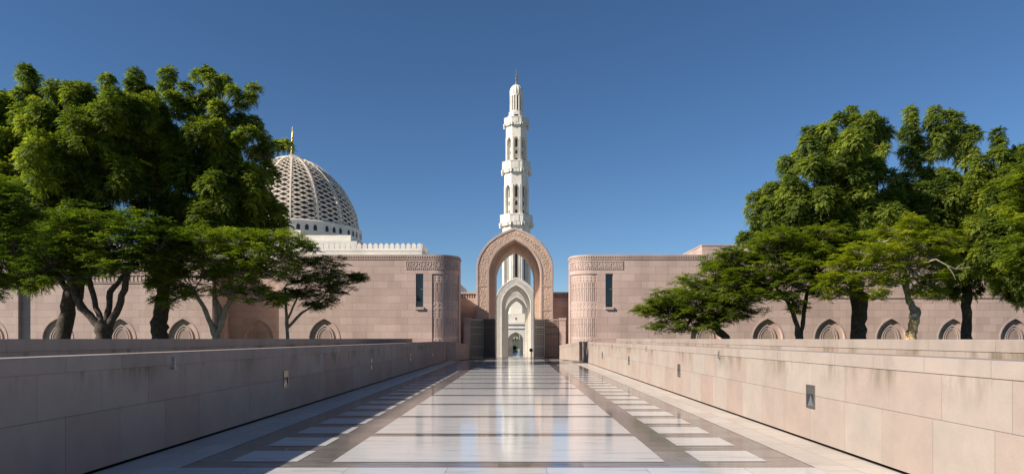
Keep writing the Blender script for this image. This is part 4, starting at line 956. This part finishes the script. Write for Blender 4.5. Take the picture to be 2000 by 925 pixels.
flat_tree('yellow green sparse tree with bare grey branches and orange peeled trunk', 33.5,
    [(1775, 435, 22, 8), (1760, 452, 32, 9), (1805, 462, 35, 9), (1725, 470, 35, 10), (1845, 488, 22, 6), (1690, 490, 40, 12), (1760, 492, 45, 12), (1815, 498, 32, 10), (1650, 515, 38, 12), (1715, 522, 50, 12), (1785, 525, 40, 12), (1625, 540, 30, 10), (1680, 548, 45, 10), (1740, 550, 35, 8), (1815, 548, 26, 10), (1640, 572, 26, 7), (1835, 572, 16, 7), (1800, 570, 22, 7), (1700, 575, 22, 5), (1770, 470, 40, 10), (1730, 500, 45, 10), (1840, 520, 25, 8), (1810, 480, 40, 10), (1690, 520, 40, 12), (1850, 460, 20, 6), (1650, 545, 30, 9)],
    [[(1781, 625, 17, 0), (1788, 610, 18, 0), (1779, 595, 13, 0), (1772, 575, 11, 0), (1768, 550, 12, 0), (1772, 520, 9, 0)], [(1768, 555, 7, 0), (1740, 545, 6, -.3), (1700, 540, 5, -.3), (1670, 548, 3, -.3)], [(1770, 540, 7, 0), (1800, 520, 5, .3), (1830, 500, 4, .3)]], 'flamey', 'barkp', 26, dens=.62,
    dead=([(1800, 515, 3.4, -1.5), (1828, 506, 2.8, -1.8), (1850, 518, 2.3, -2), (1866, 525, 1.8, -2), (1895, 522, 1.2, -2)], [(1850, 518, 3, -2), (1862, 535, 1.8, -2), (1866, 545, 1, -2)], [(1866, 525, 2, -2), (1880, 514, 1, -2)], [(1772, 470, 3, -1), (1778, 440, 2.4, -1), (1776, 432, 1.4, -1), (1790, 424, .8, -1)]),
    extra=([(1780, 700, 22, 0), (1780, 655, 18, 0), (1782, 640, 17, 0), (1786, 622, 19, 0), (1784, 612, 15, 0)], 'barko'))
flat_tree('near feathery green branch hanging in at the right photo edge', 15,
    [(2030, 345, 40, 12), (2050, 400, 60, 24), (2030, 420, 35, 12), (2040, 470, 50, 16), (2025, 495, 30, 10), (2110, 400, 80, 40), (2015, 380, 25, 8)],
    [[(2220, 820, 70, 0), (2210, 660, 60, 0), (2180, 540, 46, 0), (2120, 450, 30, 0)]], 'flame', 'barkp', 27, dens=1.6, L=.5)
random.seed(3); rng = np.random.default_rng(3)
t = thing('shrub', 'small dark shrub glimpsed at the bottom of the far arched passage', 'shrub', (MX - .4, 236, -3))
tr = MB(); tr.tube([(MX - .8, 236, -6), (MX - .8, 236, -2.5)], [.2, .1], 6); tr.build('stem', M['bark'], t)
c = np.array([MX - .9, 236, -2.6]); u = unit(500); b_ = c + u * np.array([1.2, 1.2, 1.6]) * rng.uniform(.3, 1, 500)[:, None]
fv, fc = fronds(b_, u, np.full(500, .5), 4, .35, .2, .2, np.full(500, .2)); leaf_mesh('foliage', fv, fc, M['neem'], t)

# ------------------------------------------------------------------ light, camera, render
A_ = 0.45; EL = math.atan2(.67, math.hypot(1, A_)); dirv = Vector((1, A_, -.67)).normalized()
sun = bpy.data.lights.new('sun', 'SUN'); sun.energy = 4.9; sun.angle = R(.53); sun.color = (1.0, .94, .85)
so = bpy.data.objects.new('sun', sun); COL.objects.link(so); so.rotation_euler = dirv.to_track_quat('-Z', 'Y').to_euler()
w = bpy.data.worlds.new('World'); S.world = w; w.use_nodes = True; nt = w.node_tree
sk = nt.nodes.new('ShaderNodeTexSky'); sk.sky_type = 'NISHITA'; sk.sun_disc = False; sk.sun_elevation = EL
sk.sun_rotation = math.atan2(-dirv.x, -dirv.y); sk.air_density = 1.0; sk.dust_density = .1; sk.ozone_density = 4.5; sk.altitude = 1800
bgn = nt.nodes['Background']; hs = nt.nodes.new('ShaderNodeHueSaturation'); hs.inputs['Saturation'].default_value = 1.09; hs.inputs['Value'].default_value = 1.17; nt.links.new(sk.outputs[0], hs.inputs['Color']); nt.links.new(hs.outputs[0], bgn.inputs[0]); bgn.inputs[1].default_value = .060
cam = bpy.data.cameras.new('camera'); cam.sensor_width = 36; cam.lens = 24.0; cam.shift_x = -(VX - 1000) / 2000; cam.shift_y = (VY - 462.5) / 2000
cam.clip_start = .1; cam.clip_end = 8000
co = bpy.data.objects.new('camera', cam); COL.objects.link(co); co.location = (CX, 0, CZ); co.rotation_euler = (R(90), 0, 0); S.camera = co
S.render.engine = 'CYCLES'; S.render.resolution_x = 1024; S.render.resolution_y = 473
S.view_settings.view_transform = 'Standard'; S.view_settings.look = 'None'; S.view_settings.exposure = 0.53; S.view_settings.gamma = 1
